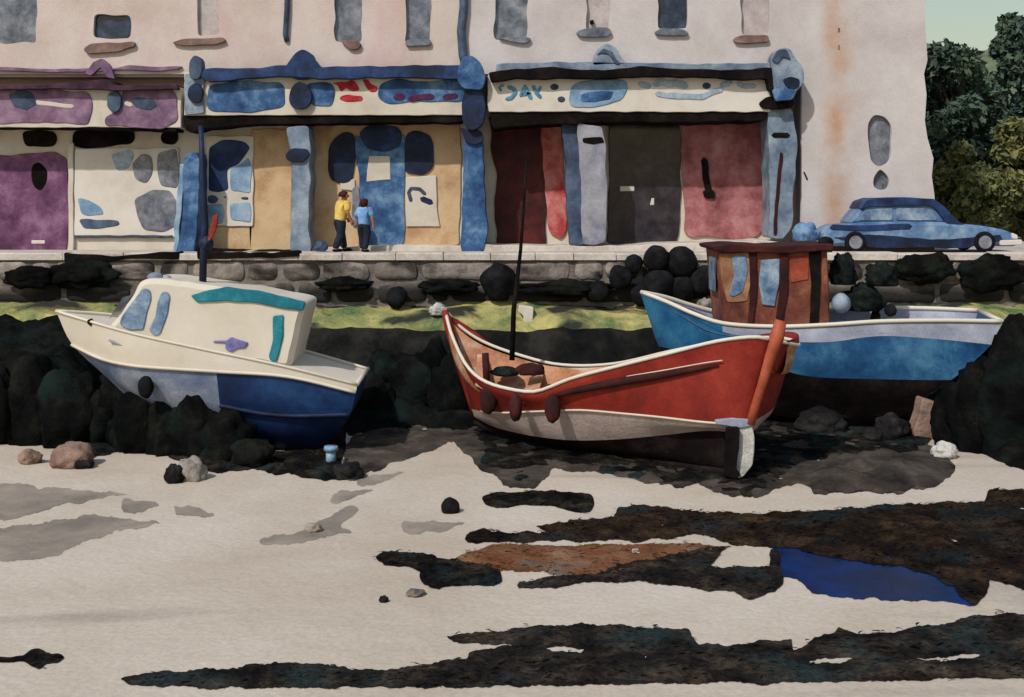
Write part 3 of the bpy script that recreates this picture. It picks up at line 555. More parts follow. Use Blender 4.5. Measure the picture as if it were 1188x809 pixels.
prism('soffit_shade', [(566,136),(580,126),(640,126),(700,121),(716,126),(800,128),(880,124),(890,130),(888,140),(800,142),(700,142),(610,146),(572,150)], 35.66, 1.7, 'black_brown', RB, r=4, amp=1)  # black band in place of the fascia's shade
prism('shutter', [(568,140),(628,140),(630,190),(634,240),(632,286),(578,290),(574,240),(576,200),(570,170)], YR-.08, .1, 'dark_red', RB, r=4, amp=1.5)
prism('door', [(626,146),(656,144),(654,190),(658,240),(657,272),(650,279),(638,272),(632,230),(630,180)], YR-.08, .1, 'rose', RB, r=4, amp=1.2)
prism('pilaster', [(652,140),(672,140),(674,220),(678,284),(662,286),(658,240),(656,190)], 35.9, .9, 'slate', RB, r=3, amp=1.2)
p_ = prism('pilaster', [(670,142),(700,148),(703,170),(704,230),(702,280),(690,286),(676,284),(674,220),(672,180)], 35.72, .9, 'lilac_grey', RB, r=4, amp=1.2)
prism('capital_slot', [(676,160),(698,159),(701,165),(688,168),(676,165)], 35.69, .05, 'black_brown', p_, r=2, amp=.5)
w_ = prism('shop_window', [(706,140),(788,140),(790,200),(789,270),(782,284),(716,285),(704,280),(706,220)], YR-.08, .1, 'charcoal', RB, r=4, amp=1.5)
prism('notice', rect(719, 216, 736, 222), YR-.1, .05, 'white_paint', w_, r=1, amp=.4)
prism('notice', [(756,230),(759,230),(759,238),(754,238)], YR-.1, .05, 'white_paint', w_, r=1, amp=.2, step=2)
d = prism('door', [(792,140),(888,138),(890,200),(890,262),(880,274),(862,278),(818,276),(806,276),(794,270),(792,220)], YR-.08, .1, 'pink', RB, r=5, amp=1.5)
prism('handle', stroke([(817,186),(820,210),(823,228)], 7), YR-.16, .1, 'black_brown', d, r=1, amp=.8)
prism('handle_boss', [(815,222),(824,218),(830,224),(828,231),(817,230)], YR-.17, .1, 'black_brown', d, r=2, amp=.6)
p_ = prism('pilaster', [(891,126),(920,126),(924,160),(922,220),(918,266),(908,278),(892,276),(894,220),(892,170)], 35.7, 1.1, 'grey_blue', RB, r=4, amp=1.2)
prism('capital_slot', stroke([(898,157),(914,157)], 6), 35.67, .05, 'black_brown', p_, r=1, amp=.5)
prism('groove', stroke([(907,178),(903,220),(899,272)], 4), 35.67, .05, 'maroon', p_, r=1, amp=.8)
prism('capital', [(880,120),(890,112),(920,113),(923,122),(914,126),(886,127)], 35.5, .6, 'black_brown', RB, r=4, amp=.6)
prism('step', [(560,284),(700,286),(888,279),(930,282),(930,296),(700,298),(560,298)], 35.75, 1.6, 'coping', RB, r=2, amp=1)
prism('wall_mark', stroke([(933,200),(937,209)], 2.5), YW-.01, .03, 'maroon', RB, r=1, amp=.2, step=2)
for y in (35, 55): prism('wall_mark', [(972,y-3),(975,y-3),(975,y+3),(972,y+3)], YW-.01, .03, 'brown_line', RB, r=1, amp=.3, step=2)

# ------------------------------------------------------------------ boats, lofted from their own lines
def spl(ctrl, t):
    """smooth interpolation through (t, value...) rows"""
    ts = [c[0] for c in ctrl]; n = len(ctrl); k = 0
    while k < n-2 and t > ts[k+1]: k += 1
    out = []; u = (t-ts[k])/(ts[k+1]-ts[k])
    for d in range(1, len(ctrl[0])):
        v = [c[d] for c in ctrl]
        def slope(i):
            if i <= 0: return (v[1]-v[0])/(ts[1]-ts[0])
            if i >= n-1: return (v[-1]-v[-2])/(ts[-1]-ts[-2])
            return (v[i+1]-v[i-1])/(ts[i+1]-ts[i-1])
        h = ts[k+1]-ts[k]; m0, m1 = slope(k)*h, slope(k+1)*h
        out.append((2*u**3-3*u*u+1)*v[k]+(u**3-2*u*u+u)*m0+(-2*u**3+3*u*u)*v[k+1]+(u**3-u*u)*m1)
    return out
class Loft:
    """near-side lines traced in the photo (gunwale ... keel), each at the depth its beam gives it; far side mirrored about the centre plane"""
    def __init__(s, lines, facs, y0, y1, beam, fdir, heel=0.0, far_gunwale=None, nt=40, ns=4, swell=0.0):
        s.swell = swell
        s.lines, s.facs, s.y0, s.y1, s.beam, s.fdir, s.heel, s.fg, s.nt, s.ns = lines, facs, y0, y1, beam, Vector(fdir), heel, far_gunwale, nt, ns
    def near(s, k, t):
        px, py = spl(s.lines[k], t); w = s.beam(t)*s.facs[k]
        return P(px, py, s.y0+(s.y1-s.y0)*t-w*s.fdir.y)
    def far(s, k, t):
        w = s.beam(t)*s.facs[k]
        if k == 0 and s.fg: px, py = spl(s.fg, t); return P(px, py, s.y0+(s.y1-s.y0)*t+w*s.fdir.y)
        q = s.near(k, t)+s.fdir*2*w*(1+s.swell*max(0, math.sin(math.pi*max(0, (t-.78)/.22)))); q.z += s.heel*2*w; return q
    def section(s, t):
        K = len(s.lines); return [s.near(k, t) for k in range(K)]+[s.far(k, t) for k in range(K-2, -1, -1)]
    def pt(s, t, a):                                  # a: 0 near gunwale ... K-1 keel ... 2K-2 far gunwale
        sec = s.section(t); return Vector(spl([(i, *q) for i, q in enumerate(sec)], a))
    def strip(s, a0, a1, t0=0, t1=1, n=None, off=0.0):
        n = n or max(2, int((a1-a0)*s.ns)); nt = max(3, int(s.nt*(t1-t0))); V = []
        for i in range(nt+1):
            t = t0+(t1-t0)*i/nt; sec = [(j, *q) for j, q in enumerate(s.section(t))]
            for j in range(n+1): V.append(Vector(spl(sec, a0+(a1-a0)*j/n)))
        Fc = [(i*(n+1)+j, i*(n+1)+j+1, (i+1)*(n+1)+j+1, (i+1)*(n+1)+j) for i in range(nt) for j in range(n)]
        return V, Fc
    def both(s, k0, k1, t0=0, t1=1):
        K2 = 2*len(s.lines)-2; m = MB(); m.add(*s.strip(k0, k1, t0, t1)); m.add(*s.strip(K2-k1, K2-k0, t0, t1)); return m
    def rail(s, side, t0=0, t1=1, n=40):
        return [(s.near if side == 0 else s.far)(0, t0+(t1-t0)*i/n) for i in range(n+1)]
    def inner(s, drop, inset, t0=.03, t1=.97, n=36, m=8):
        """inside lining + sole"""
        V = []
        K2 = 2*len(s.lines)-2
        for i in range(n+1):
            t = t0+(t1-t0)*i/n; a = s.near(0, t); b = s.far(0, t); c = (a+b)/2
            a = a+(c-a).normalized()*min(inset, (c-a).length*.6); b = b+(c-b).normalized()*min(inset, (c-b).length*.6)
            for j in range(m+1):
                u = j/m; q = a+(b-a)*u; q.z -= drop*(1-abs(2*u-1)**4)*min(1, s.beam(t)/.5); V.append(q)
        return V, [(i*(m+1)+j, i*(m+1)+j+1, (i+1)*(m+1)+j+1, (i+1)*(m+1)+j) for i in range(n) for j in range(m)]
    def transom(s, t=1, mat=None):
        K2 = 2*len(s.lines)-2; return [s.pt(t, K2*i/24) for i in range(25)]

# --- red boat
RBt = root('rowing_boat', (1.6, 23.3, 0), 'large red double-ended wooden boat lying aground with tall orange stern post', 'boat')
red = Loft([
    [(0,517,364),(.06,524,390),(.13,540,424),(.21,560,443),(.3,590,453),(.38,622,456),(.48,663,441),(.6,720,426),(.72,772,413),(.85,832,398),(.94,876,393),(1,897,397)],
    [(0,521,380),(.06,530,405),(.13,544,436),(.21,563,452),(.3,592,461),(.38,624,463),(.48,664,451),(.6,720,438),(.72,772,428),(.85,832,416),(.94,874,412),(1,893,412)],
    [(0,546,474),(.06,552,476),(.13,565,478),(.21,584,479),(.3,610,478),(.38,638,477),(.48,676,476),(.6,724,480),(.72,766,484),(.85,818,490),(.94,854,492),(1,871,491)],
    [(0,549,484),(.1,572,495),(.2,598,502),(.3,624,507),(.42,665,511),(.55,715,510),(.7,770,505),(.85,820,500),(.94,852,502),(1,867,506)],
    [(0,552,492),(.2,606,510),(.4,668,520),(.6,735,530),(.8,800,540),(1,858,548)]],
    [1, .97, .86, .55, 0], 25.3, 21.5, lambda t: max(.02, 1.28*max(0, math.sin(math.pi*min(1, max(0, t))))**(.62 if t < .5 else .38)), (.63, .77, 0), .10,
    [(0,517,362),(.1,533,380),(.2,560,398),(.3,600,413),(.42,650,425),(.55,712,424),(.68,780,409),(.8,850,396),(.88,908,394),(.94,928,403),(1,899,397)], nt=56, swell=.38)
m = red.both(0, 2); mk('hull', m.v, m.f, 'red_hull', RBt, smooth=True)
m = red.both(2, 3); mk('boot_band', m.v, m.f, 'bottom_grey', RBt, smooth=True)
v, f = red.strip(3, 5); mk('bottom', v, f, 'bottom_black', RBt, smooth=True)  # shade of the underside put into the black hull colour
v, f = red.inner(.55, .10); mk('lining', v, f, 'wood', RBt, smooth=True)
mb = MB()
for s in (0, 1):
    pts = red.rail(s, .0, 1); t_ = tube_geo([p+Vector((0, 0, .03)) for p in pts], .036, 6); mb.add(t_.v, t_.f)
mk('gunwale', mb.v, mb.f, 'hull_white', RBt, smooth=True)
def line_on(L, a, t0, t1, n=30, out=.03): return [L.pt(t0+(t1-t0)*i/n, a)+Vector((-.63, -.77, 0))*out for i in range(n+1)]
tube('rub_strake', line_on(red, 1.15, .42, .86), [.012+.075*math.sin(math.pi*min(1,i/30+.03))**.5 for i in range(31)], 'maroon', RBt, 6)
tube('rub_strake', [p+Vector((0, 0, .055)) for p in line_on(red, 1.12, .62, .87, 30, .06)], .012, 'hull_white', RBt, 5)
tube('boot_line', line_on(red, 2, .1, .98, 40, .012), .022, 'hull_white', RBt, 6)
# stern post, rudder, stem
def plank(name, pts, Y, th, mat, parent, **k): return prism(name, pts, Y, th, mat, parent, **k)
sp = [P(x, y, 21.30) for x, y in ((906,372),(901,392),(893,414),(884,444),(876,470),(870,492))]
tube('stern_post', sp, [.10, .13, .115, .095, .09, .09], 'orange_hull', RBt, 10)
rd = prism('rudder', [(852,489),(872,489),(876,510),(874,540),(862,554),(848,556),(846,540),(852,520)], 21.28, .09, 'rock_pale', RBt, r=4, amp=.6)
prism('rudder_strap', [(830,488),(850,485),(874,487),(876,494),(860,497),(832,493)], 21.24, .16, 'strake_grey', rd, r=3, amp=.5)
prism('propeller_post', [(843,496),(859,496),(858,520),(854,545),(860,551),(852,557),(840,552),(842,525)], 21.14, .12, 'bottom_black', RBt, r=3, amp=.6)
tube('stem_post', [P(x, y, 25.22) for x, y in ((516,360),(521,380),(533,420),(546,462),(551,484))], [.07, .10, .10, .09, .08], 'red_hull', RBt, 8)
tube('keel', [P(x, y, Y) for x, y, Y in ((551,490,25.25),(606,511,24.5),(668,521,23.8),(735,531,23.0),(800,541,22.2),(858,549,21.5))], .07, 'bottom_black', RBt, 8)
for t in (.2, .36, .55, .72):
    a = red.near(0, t); b = red.far(0, t); mid = (a+b)/2; ax = (red.near(0, t+.03)-a).normalized()*.16; up = Vector((0, 0, .05)); dn = Vector((0, 0, -.16))
    a = a+(b-a)*.07+dn; b2 = red.far(0, t)+(red.near(0, t)-red.far(0, t))*.07+dn
    mk('thwart', [a-ax, a+ax, b2+ax, b2-ax, a-ax-up, a+ax-up, b2+ax-up, b2-ax-up], [(0,1,2,3),(4,5,6,7),(0,1,5,4),(2,3,7,6),(1,2,6,5),(3,0,4,7)], 'wood', RBt)
for i in range(5):
    t = .06+.07*i; a = red.far(0, t); c = (red.near(0, t)+a)/2; q = a+(c-a)*.35-Vector((0, 0, .45)); tube('rib', [a+(c-a)*.1-Vector((0, 0, .03)), a+(c-a)*.16-Vector((0, 0, .25)), q], .03, 'maroon', RBt, 6)
mt = tube('mast', [P(594,418,23.9), P(596,360,23.9), P(604,290,23.9), P(612,172,23.9)], [.055, .05, .035, .02], 'black_brown', RBt, 8)
tube('thole_pin', [P(565,452,24.2), P(563,410,24.2)], .07, 'maroon', RBt, 8)
o = lump('coiled_net', P(585,432,24.45), (.28, .24, .11), 'rope_net', None, 3, .3, loc=P(585,432,24.45), ico_=ICO2); tag(o, 'small dark heap of net lying in the bow of the red boat', 'net')
o = lump('canvas_bag', P(616,430,24.0), (.28, .22, .14), 'maroon', None, 5, .3, loc=P(616,430,24.0), ico_=ICO2); tag(o, 'dark brown canvas bag lying amidships in the red boat', 'bag')
for x, y, w, h, lb in ((567,464,.17,.30,'large dark maroon fender hung at the bow of the red boat'), (598,473,.13,.27,'middle dark maroon fender hung over the side of the red boat'), (641,474,.15,.27,'dark maroon fender hung nearest the middle of the red boat')):
    c = P(x, y, {567:23.75,598:23.0,641:22.6}[x]); o = lump('fender', c, (w, .12, h), 'maroon', None, x, .15, loc=c, flat=False, ico_=ICO2); tag(o, lb, 'fender', 'fenders on the red boat')

# --- white cabin boat
WBt = root('cabin_boat', (-6.0, 24.2, 0), 'white cabin boat with navy hull and teal roof edge resting bow-up on rocks', 'boat')
wb = lambda t: (1.02*(1-max(0, (.45-t)/.45)**2.4)*(1-.16*max(0, (t-.45)/.55)**2))+.015
wht = Loft([
    [(0,65,361),(.1,98,371),(.25,150,386),(.5,230,404),(.75,325,424),(1,414,446)],
    [(0,84,400),(.12,118,416),(.25,155,424),(.4,206,428),(.55,254,431),(.78,335,437),(1,413,455)],
    [(0,124,438),(.12,145,447),(.3,190,455),(.55,258,471),(.78,325,482),(1,406,481)],
    [(0,146,459),(.3,205,480),(.55,262,493),(.78,330,510),(1,394,500)],
    [(0,163,474),(.3,215,495),(.55,268,508),(.78,332,523),(.92,366,524),(1,386,512)]],
    [1, .98, .86, .55, 0], 24.15, 24.15, wb, (0, 1, 0), .03, nt=44)
m = wht.both(0, 1); mk('topside', m.v, m.f, 'hull_white', WBt, smooth=True)
m = wht.both(1, 2, 0, .54); m2 = wht.strip(2, 6, 0, .54); m.add(*m2); mk('hull', m.v, m.f, 'hull_faded', WBt, smooth=True)
m = wht.both(1, 2, .54, 1); hn_ = MB(); hn_.add(m.v, m.f)
v, f = wht.strip(2, 6, .54, 1); mk('bottom', v, f, 'hull_deep', WBt, smooth=True)
tr = [q for k in (1, 2, 3, 4, 5, 6, 7) for q in [wht.pt(1, k)]]; hn_.add(tr, [tuple(range(7))]); hn_.add([wht.pt(1, 0), wht.pt(1, 1), wht.pt(1, 7), wht.pt(1, 8)], [(0, 1, 2, 3)])
o = mk('hull', hn_.v, hn_.f, 'hull_navy', WBt)
bm = bmesh.new(); bm.from_mesh(o.data); bmesh.ops.remove_doubles(bm, verts=bm.verts, dist=.004); bmesh.ops.recalc_face_normals(bm, faces=bm.faces); bm.to_mesh(o.data); bm.free()
tube('rub_rail', [wht.pt(i/40, 1.0)+Vector((0, -.03, 0)) for i in range(41)], .035, 'hull_white', WBt, 6)
tube('rub_rail', [wht.pt(.54+.46*i/30, 2.0)+Vector((0, -.02, 0)) for i in range(31)], .045, 'dark_navy', WBt, 6)
mb = MB()
for s in (0, 1): t_ = tube_geo(wht.rail(s), .03, 6); mb.add(t_.v, t_.f)
a, b = wht.near(0, 1), wht.far(0, 1); t_ = tube_geo([a, b], .045, 6); mb.add(t_.v, t_.f)
mk('gunwale', mb.v, mb.f, 'hull_white', WBt, smooth=True)
V = []
for i in range(31):
    a, b = wht.near(0, i/30), wht.far(0, i/30); dz = Vector((0, 0, -.05)); V += [a+dz, (a+b)/2+dz+Vector((0, 0, .05)), b+dz]
mk('deck', V, [(i*3+j, i*3+j+1, i*3+j+4, i*3+j+3) for i in range(30) for j in (0, 1)], 'hull_white', WBt, smooth=True)
cab = prism('cabin', [(121,385),(138,366),(152,344),(163,324),(188,324),(212,327),(280,337),(354,351),(352,362),(345,392),(337,429),(235,412),(170,398)], 23.42, 1.46, 'hull_white', WBt, r=10, amp=.8, b=.10)
for q in ([(152,352),(166,334),(174,337),(175,348),(170,364),(166,383),(150,384),(139,377),(140,368)], [(186,340),(194,338),(198,344),(195,362),(186,388),(178,390),(172,382),(180,366),(182,350)]):
    prism('window', q, 23.39, .06, 'window_blue', cab, r=4, amp=.6)
v = [P(136,368,24.0), P(152,344,24.0)]
mk('windscreen', [Vector((p.x-.03, y, p.z+.02)) for p in v for y in (23.6, 24.7)], [(0,1,3,2)], 'window_blue', cab)
prism('roof_edge', [(221,343),(240,337),(262,333),(300,338),(354,351),(351,361),(330,358),(300,352),(262,349),(228,351)], 23.37, .1, 'teal', cab, r=3, amp=.8)
prism('awning_post', [(316,367),(329,365),(328,392),(321,420),(314,419),(311,413),(317,394)], 23.38, .1, 'teal', cab, r=3, amp=.6)
prism('side_fitting', [(247,395.5),(262,395),(268,391),(275,394),(288,398),(284,404),(275,405),(268,409),(261,405),(261,398),(247,397.5)], 23.38, .08, 'violet', cab, r=2, amp=.4, step=2)
prism('fairlead', [(101,372),(105,370),(108,375),(105,379),(101,376)], wht.pt(.12, .3).y-.03, .1, 'black_brown', WBt, r=1, amp=.3, step=2)
prism('scuff', stroke([(126,395),(144,402)], 2), wht.pt(.2, .5).y-.05, .1, 'strake_grey', WBt, r=1, amp=.3, step=2)
lump('roof_light', P(180,322,23.9), (.16, .14, .10), 'grey_blue', cab, 2, .1, ico_=ICO2)
lump('roof_light', P(194,325,23.9), (.09, .14, .10), 'strake_grey', cab, 4, .1, ico_=ICO2)
tube('mast', [P(x, y, 24.0) for x, y in ((235,335),(236,300),(238,260),(235,200),(233,146))], [.075, .075, .07, .06, .05], 'dark_navy', WBt, 8)
lump('mast_block', P(239,282,24.0), (.15, .12, .17), 'dark_navy', WBt, 7, .3, ico_=ICO2, flat=False)
o = prism('flag', [(247,250),(253,247),(252,262),(247,276),(240,284),(243,270)], 23.9, .04, 'red_cloth', None, r=3, amp=.8, loc=P(246,265,23.9)); tag(o, 'small red rag tied to the dark mast of the white boat', 'flag')
c = P(169,449,23.15); o = lump('fender', c, (.15, .12, .22), 'rubber', None, 9, .12, loc=c, flat=False, ico_=ICO2); tag(o, 'black oval fender against the pale bow of the white boat', 'fender')

# --- blue fishing boat
BBt = root('fishing_boat', (6.5, 26.2, 0), 'bright blue fishing boat with grey top strake and brown wheelhouse', 'boat')
bb = lambda t: (1.2*(1-max(0, (.45-t)/.45)**2.2)*(1-.25*max(0, (t-.45)/.55)**2))+.015
blu = Loft([
    [(0,744,339),(.08,773,350),(.16,802,363),(.25,838,375),(.4,900,379),(.55,960,377),(.7,1022,373),(.85,1095,372),(1,1162,373)],
    [(0,744,343),(.08,773,355),(.16,803,368),(.25,838,385),(.4,900,395),(.55,960,397),(.7,1022,390),(.85,1092,394),(1,1150,400)],
    [(0,764,402),(.1,789,407),(.25,838,416),(.4,900,428),(.5,940,437),(.7,1018,440),(.85,1070,441),(1,1104,441)],
    [(0,776,424),(.2,835,440),(.4,905,460),(.7,1005,474),(1,1070,462)],
    [(0,788,446),(.2,840,470),(.4,905,490),(.7,1000,502),(1,1050,488)]],
    [1, .99, .84, .5, 0], 27.3, 25.9, bb, (.12, .99, 0), .03, nt=44)
m = blu.both(0, 1); mk('top_strake', m.v, m.f, 'strake_grey', BBt, smooth=True)
m = blu.both(1, 2, 0, .27); m.add(*blu.both(0, 1, 0, .27).v and (blu.both(0, 1, 0, .265).v, blu.both(0, 1, 0, .265).f)); 
m = MB(); s_ = blu.both(1, 2, 0, .27); m.add(s_.v, s_.f); s_ = blu.both(0, 1, 0, .25)
m.add([q+Vector((-.004, -.012, .0)) for q in s_.v[:len(s_.v)//2]]+[q+Vector((0, .012, 0)) for q in s_.v[len(s_.v)//2:]], s_.f); mk('bow_planking', m.v, m.f, 'bow_blue', BBt, smooth=True)
m = blu.both(1, 2, .27, 1); mk('hull', m.v, m.f, 'sea_blue', BBt, smooth=True)
v, f = blu.strip(2, 6); mk('bottom', v, f, 'bottom_black', BBt, smooth=True)
tr = blu.transom(1); mk('transom', tr, [tuple(range(len(tr)))], 'sea_blue', BBt)
mb = MB()
for s in (0, 1): t_ = tube_geo(blu.rail(s), .05, 6); mb.add(t_.v, t_.f)
t_ = tube_geo([blu.near(0, 1), blu.far(0, 1)], .05, 6); mb.add(t_.v, t_.f)
mk('gunwale', mb.v, mb.f, 'hull_white', BBt, smooth=True)
V = []
for i in range(31):
    a, b = blu.near(0, i/30), blu.far(0, i/30); dz = Vector((0, 0, -.25*min(1, i/6))); V += [a+dz, (a+b)/2+dz+Vector((0, 0, .04)), b+dz]
mk('deck', V, [(i*3+j, i*3+j+1, i*3+j+4, i*3+j+3) for i in range(30) for j in (0, 1)], 'strake_grey', BBt, smooth=True)
wh = prism('wheelhouse', [(832,290),(960,286),(962,330),(964,376),(940,384),(895,388),(842,386),(838,350)], 26.0, 1.55, 'cab_brown', BBt, r=3, amp=.8, b=.03)
prism('panel', [(834,294),(869,293),(871,330),(868,350),(845,352),(838,330)], 25.975, .05, 'cab_tan', wh, r=3, amp=.8)
prism('panel', [(917,298),(938,297),(939,325),(917,328)], 25.975, .05, 'orange_hull', wh, r=2, amp=.8)
prism('window', [(849,298),(866,296),(868,316),(862,340),(850,346),(846,342),(852,320)], 25.955, .05, 'window_blue', wh, r=3, amp=.6)
prism('window', [(883,302),(905,300),(904,330),(899,356),(884,354),(881,330)], 25.955, .05, 'window_blue', wh, r=2, amp=.6)
prism('frame_post', [(869,288),(878,288),(879,340),(874,378),(868,376),(871,330)], 25.94, .08, 'maroon', wh, r=2, amp=.5)
prism('frame_post', [(906,288),(915,288),(915,340),(908,372),(900,376),(905,340)], 25.94, .08, 'maroon', wh, r=2, amp=.5)
prism('frame_post', [(939,288),(953,288),(952,320),(950,374),(940,376),(942,330)], 25.93, .1, 'black_brown', wh, r=2, amp=.5)
mk('window', [Vector((P(834,0,26).x-.02, y, P(0,yy,26).z)) for y in (26.3, 27.2) for yy in (300, 340)], [(0,1,3,2)], 'window_blue', wh)
prism('roof', [(826,286),(850,283),(900,286),(966,283),(967,291),(900,294),(850,293),(828,291)], 25.85, 1.85, 'maroon', wh, r=2, amp=.8)
lump('roof_vent', P(958,282,26.3), (.17, .17, .14), 'rubber', wh, 2, .1, ico_=ICO2)
for x, y, rx, rz, mat, nm_, lb, cat in ((1000,350,.46,.36,'rope_net','fishing_net','big dark green heap of fishing net on the blue boat deck','net'), (1022,322,.34,.34,'rope_net','fishing_net','dark net bundle piled highest behind the brown wheelhouse','net'),
        (978,318,.30,.42,'rope_net','fishing_net','dark net bundle against the right wall of the brown wheelhouse','net'), (1016,368,.10,.20,'rubber','buoy','black round buoy at the rail beside the net heap','buoy')):
    c = P(x, y, 26.5); o = lump(nm_, c, (rx, rx*.8, rz), mat, None, x, .35, 2.2, loc=c); tag(o, lb, cat)
for x, y, r_, mat, lb in ((976,352,.20,'grey_blue','pale blue-grey round float on deck beside the wheelhouse'), (1033,360,.13,'rubber','small black round float on the rail of the blue boat')):
    c = P(x, y, 26.1); o = lump('float', c, (r_, r_, r_*1.1), mat, None, x, .08, loc=c, flat=False, ico_=ICO2); tag(o, lb, 'float')
o = prism('timber_prop', [(1070,462),(1092,470),(1094,500),(1088,522),(1064,520),(1060,500),(1066,480)], 25.0, .4, 'rock_brown', None, r=4, amp=1, loc=P(1076,522,25.0), b=.04); tag(o, 'stout brown timber block propping the stern of the blue boat', 'timber prop')

# ------------------------------------------------------------------ black net floats hung on the quay wall
def buoy(px, py, r, label, Y=33.68):
    c = P(px, py, Y); o = lump('buoy', c, (r, r*.7, r*1.02), 'rubber', None, px, .16, 1.3, loc=c, flat=False, ico_=ICO2)
    return tag(o, label, 'buoy', 'black buoys hung on the quay wall')
for x, y, r_, lb in ((460,345,.30,'single black buoy low on the quay wall above the green ledge'), (578,327,.50,'large black buoy on the wall between the two shop doors'), (720,322,.34,'leftmost buoy of the cluster left of the brown wheelhouse'), (762,300,.36,'upper buoy left of centre in the cluster by the wheelhouse'), (791,304,.42,'topmost large buoy of the cluster by the brown wheelhouse'),
                      (765,330,.44,'lower left buoy of the cluster by the wheelhouse'), (694,338,.30,'small round buoy low on the wall left of the buoy cluster'), (735,306,.26,'small grey-black buoy at the upper left of the buoy cluster'), (818,326,.44,'buoy touching the left side of the brown wheelhouse'), (792,335,.36,'lowest middle buoy of the cluster by the wheelhouse'), (745,342,.32,'buoy just above the tip of the blue bow')):
    buoy(x, y, r_, lb)
for x, y, rx, rz, lb in ((1072,312,.8,.42,'broad dark green weed hanging on the wall right of the nets'), (1150,318,.9,.50,'broad dark green weed hanging at the far right of the quay wall'), (95,318,.9,.40,'dark weed hanging on the wall behind the cabin boat bow'), (400,330,.7,.20,'small dark weed patch on the wall above the stern of the cabin boat'), (520,333,.8,.22,'dark weed patch on the wall above the tip of the red bow'), (655,335,1.3,.24,'long dark weed patch on the wall right of the thin mast'), (35,322,.7,.3,'dark weed patch at the far left end of the quay wall')):
    c = P(x, y, 33.75); tag(lump('hanging_weed', c, (rx, .22, rz), 'weed_rock', None, x, .35, 2.0, loc=c, flat=False), lb, 'seaweed')

# ------------------------------------------------------------------ stones
bow = 'dark weed covered boulder heaped under the bow of the white boat'; gb = 'boulders under the white boat'
for x, y, w, h in ((112,520,70,70), (150,528,60,72), (118,470,56,36), (205,528,72,70), (245,536,60,48), (70,522,80,92), (25,518,80,96), (-30,520,80,100), (178,522,46,40), (150,470,34,28), (132,520,60,88), (168,526,56,86), (222,533,64,86), (192,530,50,74), (258,540,60,60), (288,545,50,34)):
    boulder(x, y, w, h, 'weed_rock', bow, gb)
for x, y, w, h in ((430,492,60,56), (475,488,70,66), (520,492,50,74), (452,470,70,60), (500,470,60,70), (540,486,34,44)):
    boulder(x, y, w, h, 'weed_rock', 'dark weed covered boulder in the heap between white and red boats', 'boulders between the boats')
for x, y, w, h in ((1112,520,46,70), (1150,528,70,110), (1195,535,90,150), (1128,500,50,70), (1165,500,60,110), (1240,520,80,130)):
    boulder(x, y, w, h, 'weed_rock', 'large dark green boulder heaped beyond the stern of the blue boat', 'boulders by the blue boat stern')
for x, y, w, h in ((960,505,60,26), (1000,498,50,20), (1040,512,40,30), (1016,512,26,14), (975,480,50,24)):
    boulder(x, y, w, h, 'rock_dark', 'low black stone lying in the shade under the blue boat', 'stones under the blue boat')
boulder(217,560,34,26,'rock_grey','grey rounded stone with pale top on sand before the white boat')
boulder(200,562,22,22,'rock_dark','small black stone touching the grey stone on the sand')
boulder(75,545,50,28,'rock_brown','flat brown stone on sand in front of the left weed bank'); boulder(94,545,22,12,'rock_dark','small dark stone leaning on the flat brown stone')
boulder(30,540,26,16,'rock_brown','small brown stone at the left end of the sand'); boulder(402,558,34,20,'rock_dark','dark stone on sand just below the white boat stern')
boulder(1100,534,30,18,'rock_pale','pale grey stone at the foot of the brown timber block'); boulder(522,597,22,18,'rock_dark','round black stone alone on the pale sand below the red bow', deep=.8, amp=.08)
boulder(445,700,11,7,'rock_dark','tiny black pebble on the open sand'); boulder(481,694,22,5,'rock_grey','thin flat grey pebble on the open sand')
boulder(362,619,20,10,'wet_sand','low grey stone on the wet sand streak'); boulder(515,592,8,8,'rock_dark','tiny dark pebble touching the round black stone') if False else None
c = P(508,361,33.3); tag(lump('boulder', c, (.25, .2, .2), 'rock_pale', None, 31, .3, loc=c), 'pale stone on the green ledge beside the red bow tip', 'rock')
c = P(818,356,33.4); tag(lump('boulder', c, (.2, .2, .25), 'rock_grey', None, 33, .3, loc=c), 'grey stone on the ledge above the blue bow', 'rock')
o = prism('plastic_crate', [(602,355),(619,357),(618,376),(608,376),(607,366),(601,362)], 33.2, .35, 'white_paint', None, r=2, amp=.6, loc=P(611,376,33.2)); tag(o, 'white broken crate on the green ledge beside the thin mast', 'crate')
mp = root('mooring_post', G(384,538), 'small pale blue post standing in sand under the white stern', 'post')
tube('post', [G(384,538), G(384,538)+Vector((0, 0, .26))], [.1, .09], 'pale_blue', mp, 10); tube('cap', [G(384,538)+Vector((0, 0, .25)), G(384,538)+Vector((0, 0, .33))], [.14, .13], 'pale_blue', mp, 10)
c = P(935,272,35.3); tag(lump('sack', c, (.36, .3, .36), 'blue', None, 44, .25, loc=c), 'lumpy blue sack standing between grey pilaster and parked car', 'sack')
c = P(956,284,35.0); tag(lump('sack', c, (.2, .2, .2), 'dark_navy', None, 45, .25, loc=c), 'small dark navy sack beside the rear wheel of the car', 'sack')
c = P(372,287,35.4); tag(lump('shopping_bag', c, (.2, .16, .2), 'slate', None, 46, .2, loc=c), 'blue-grey bag on the pavement beside the person in yellow', 'bag')

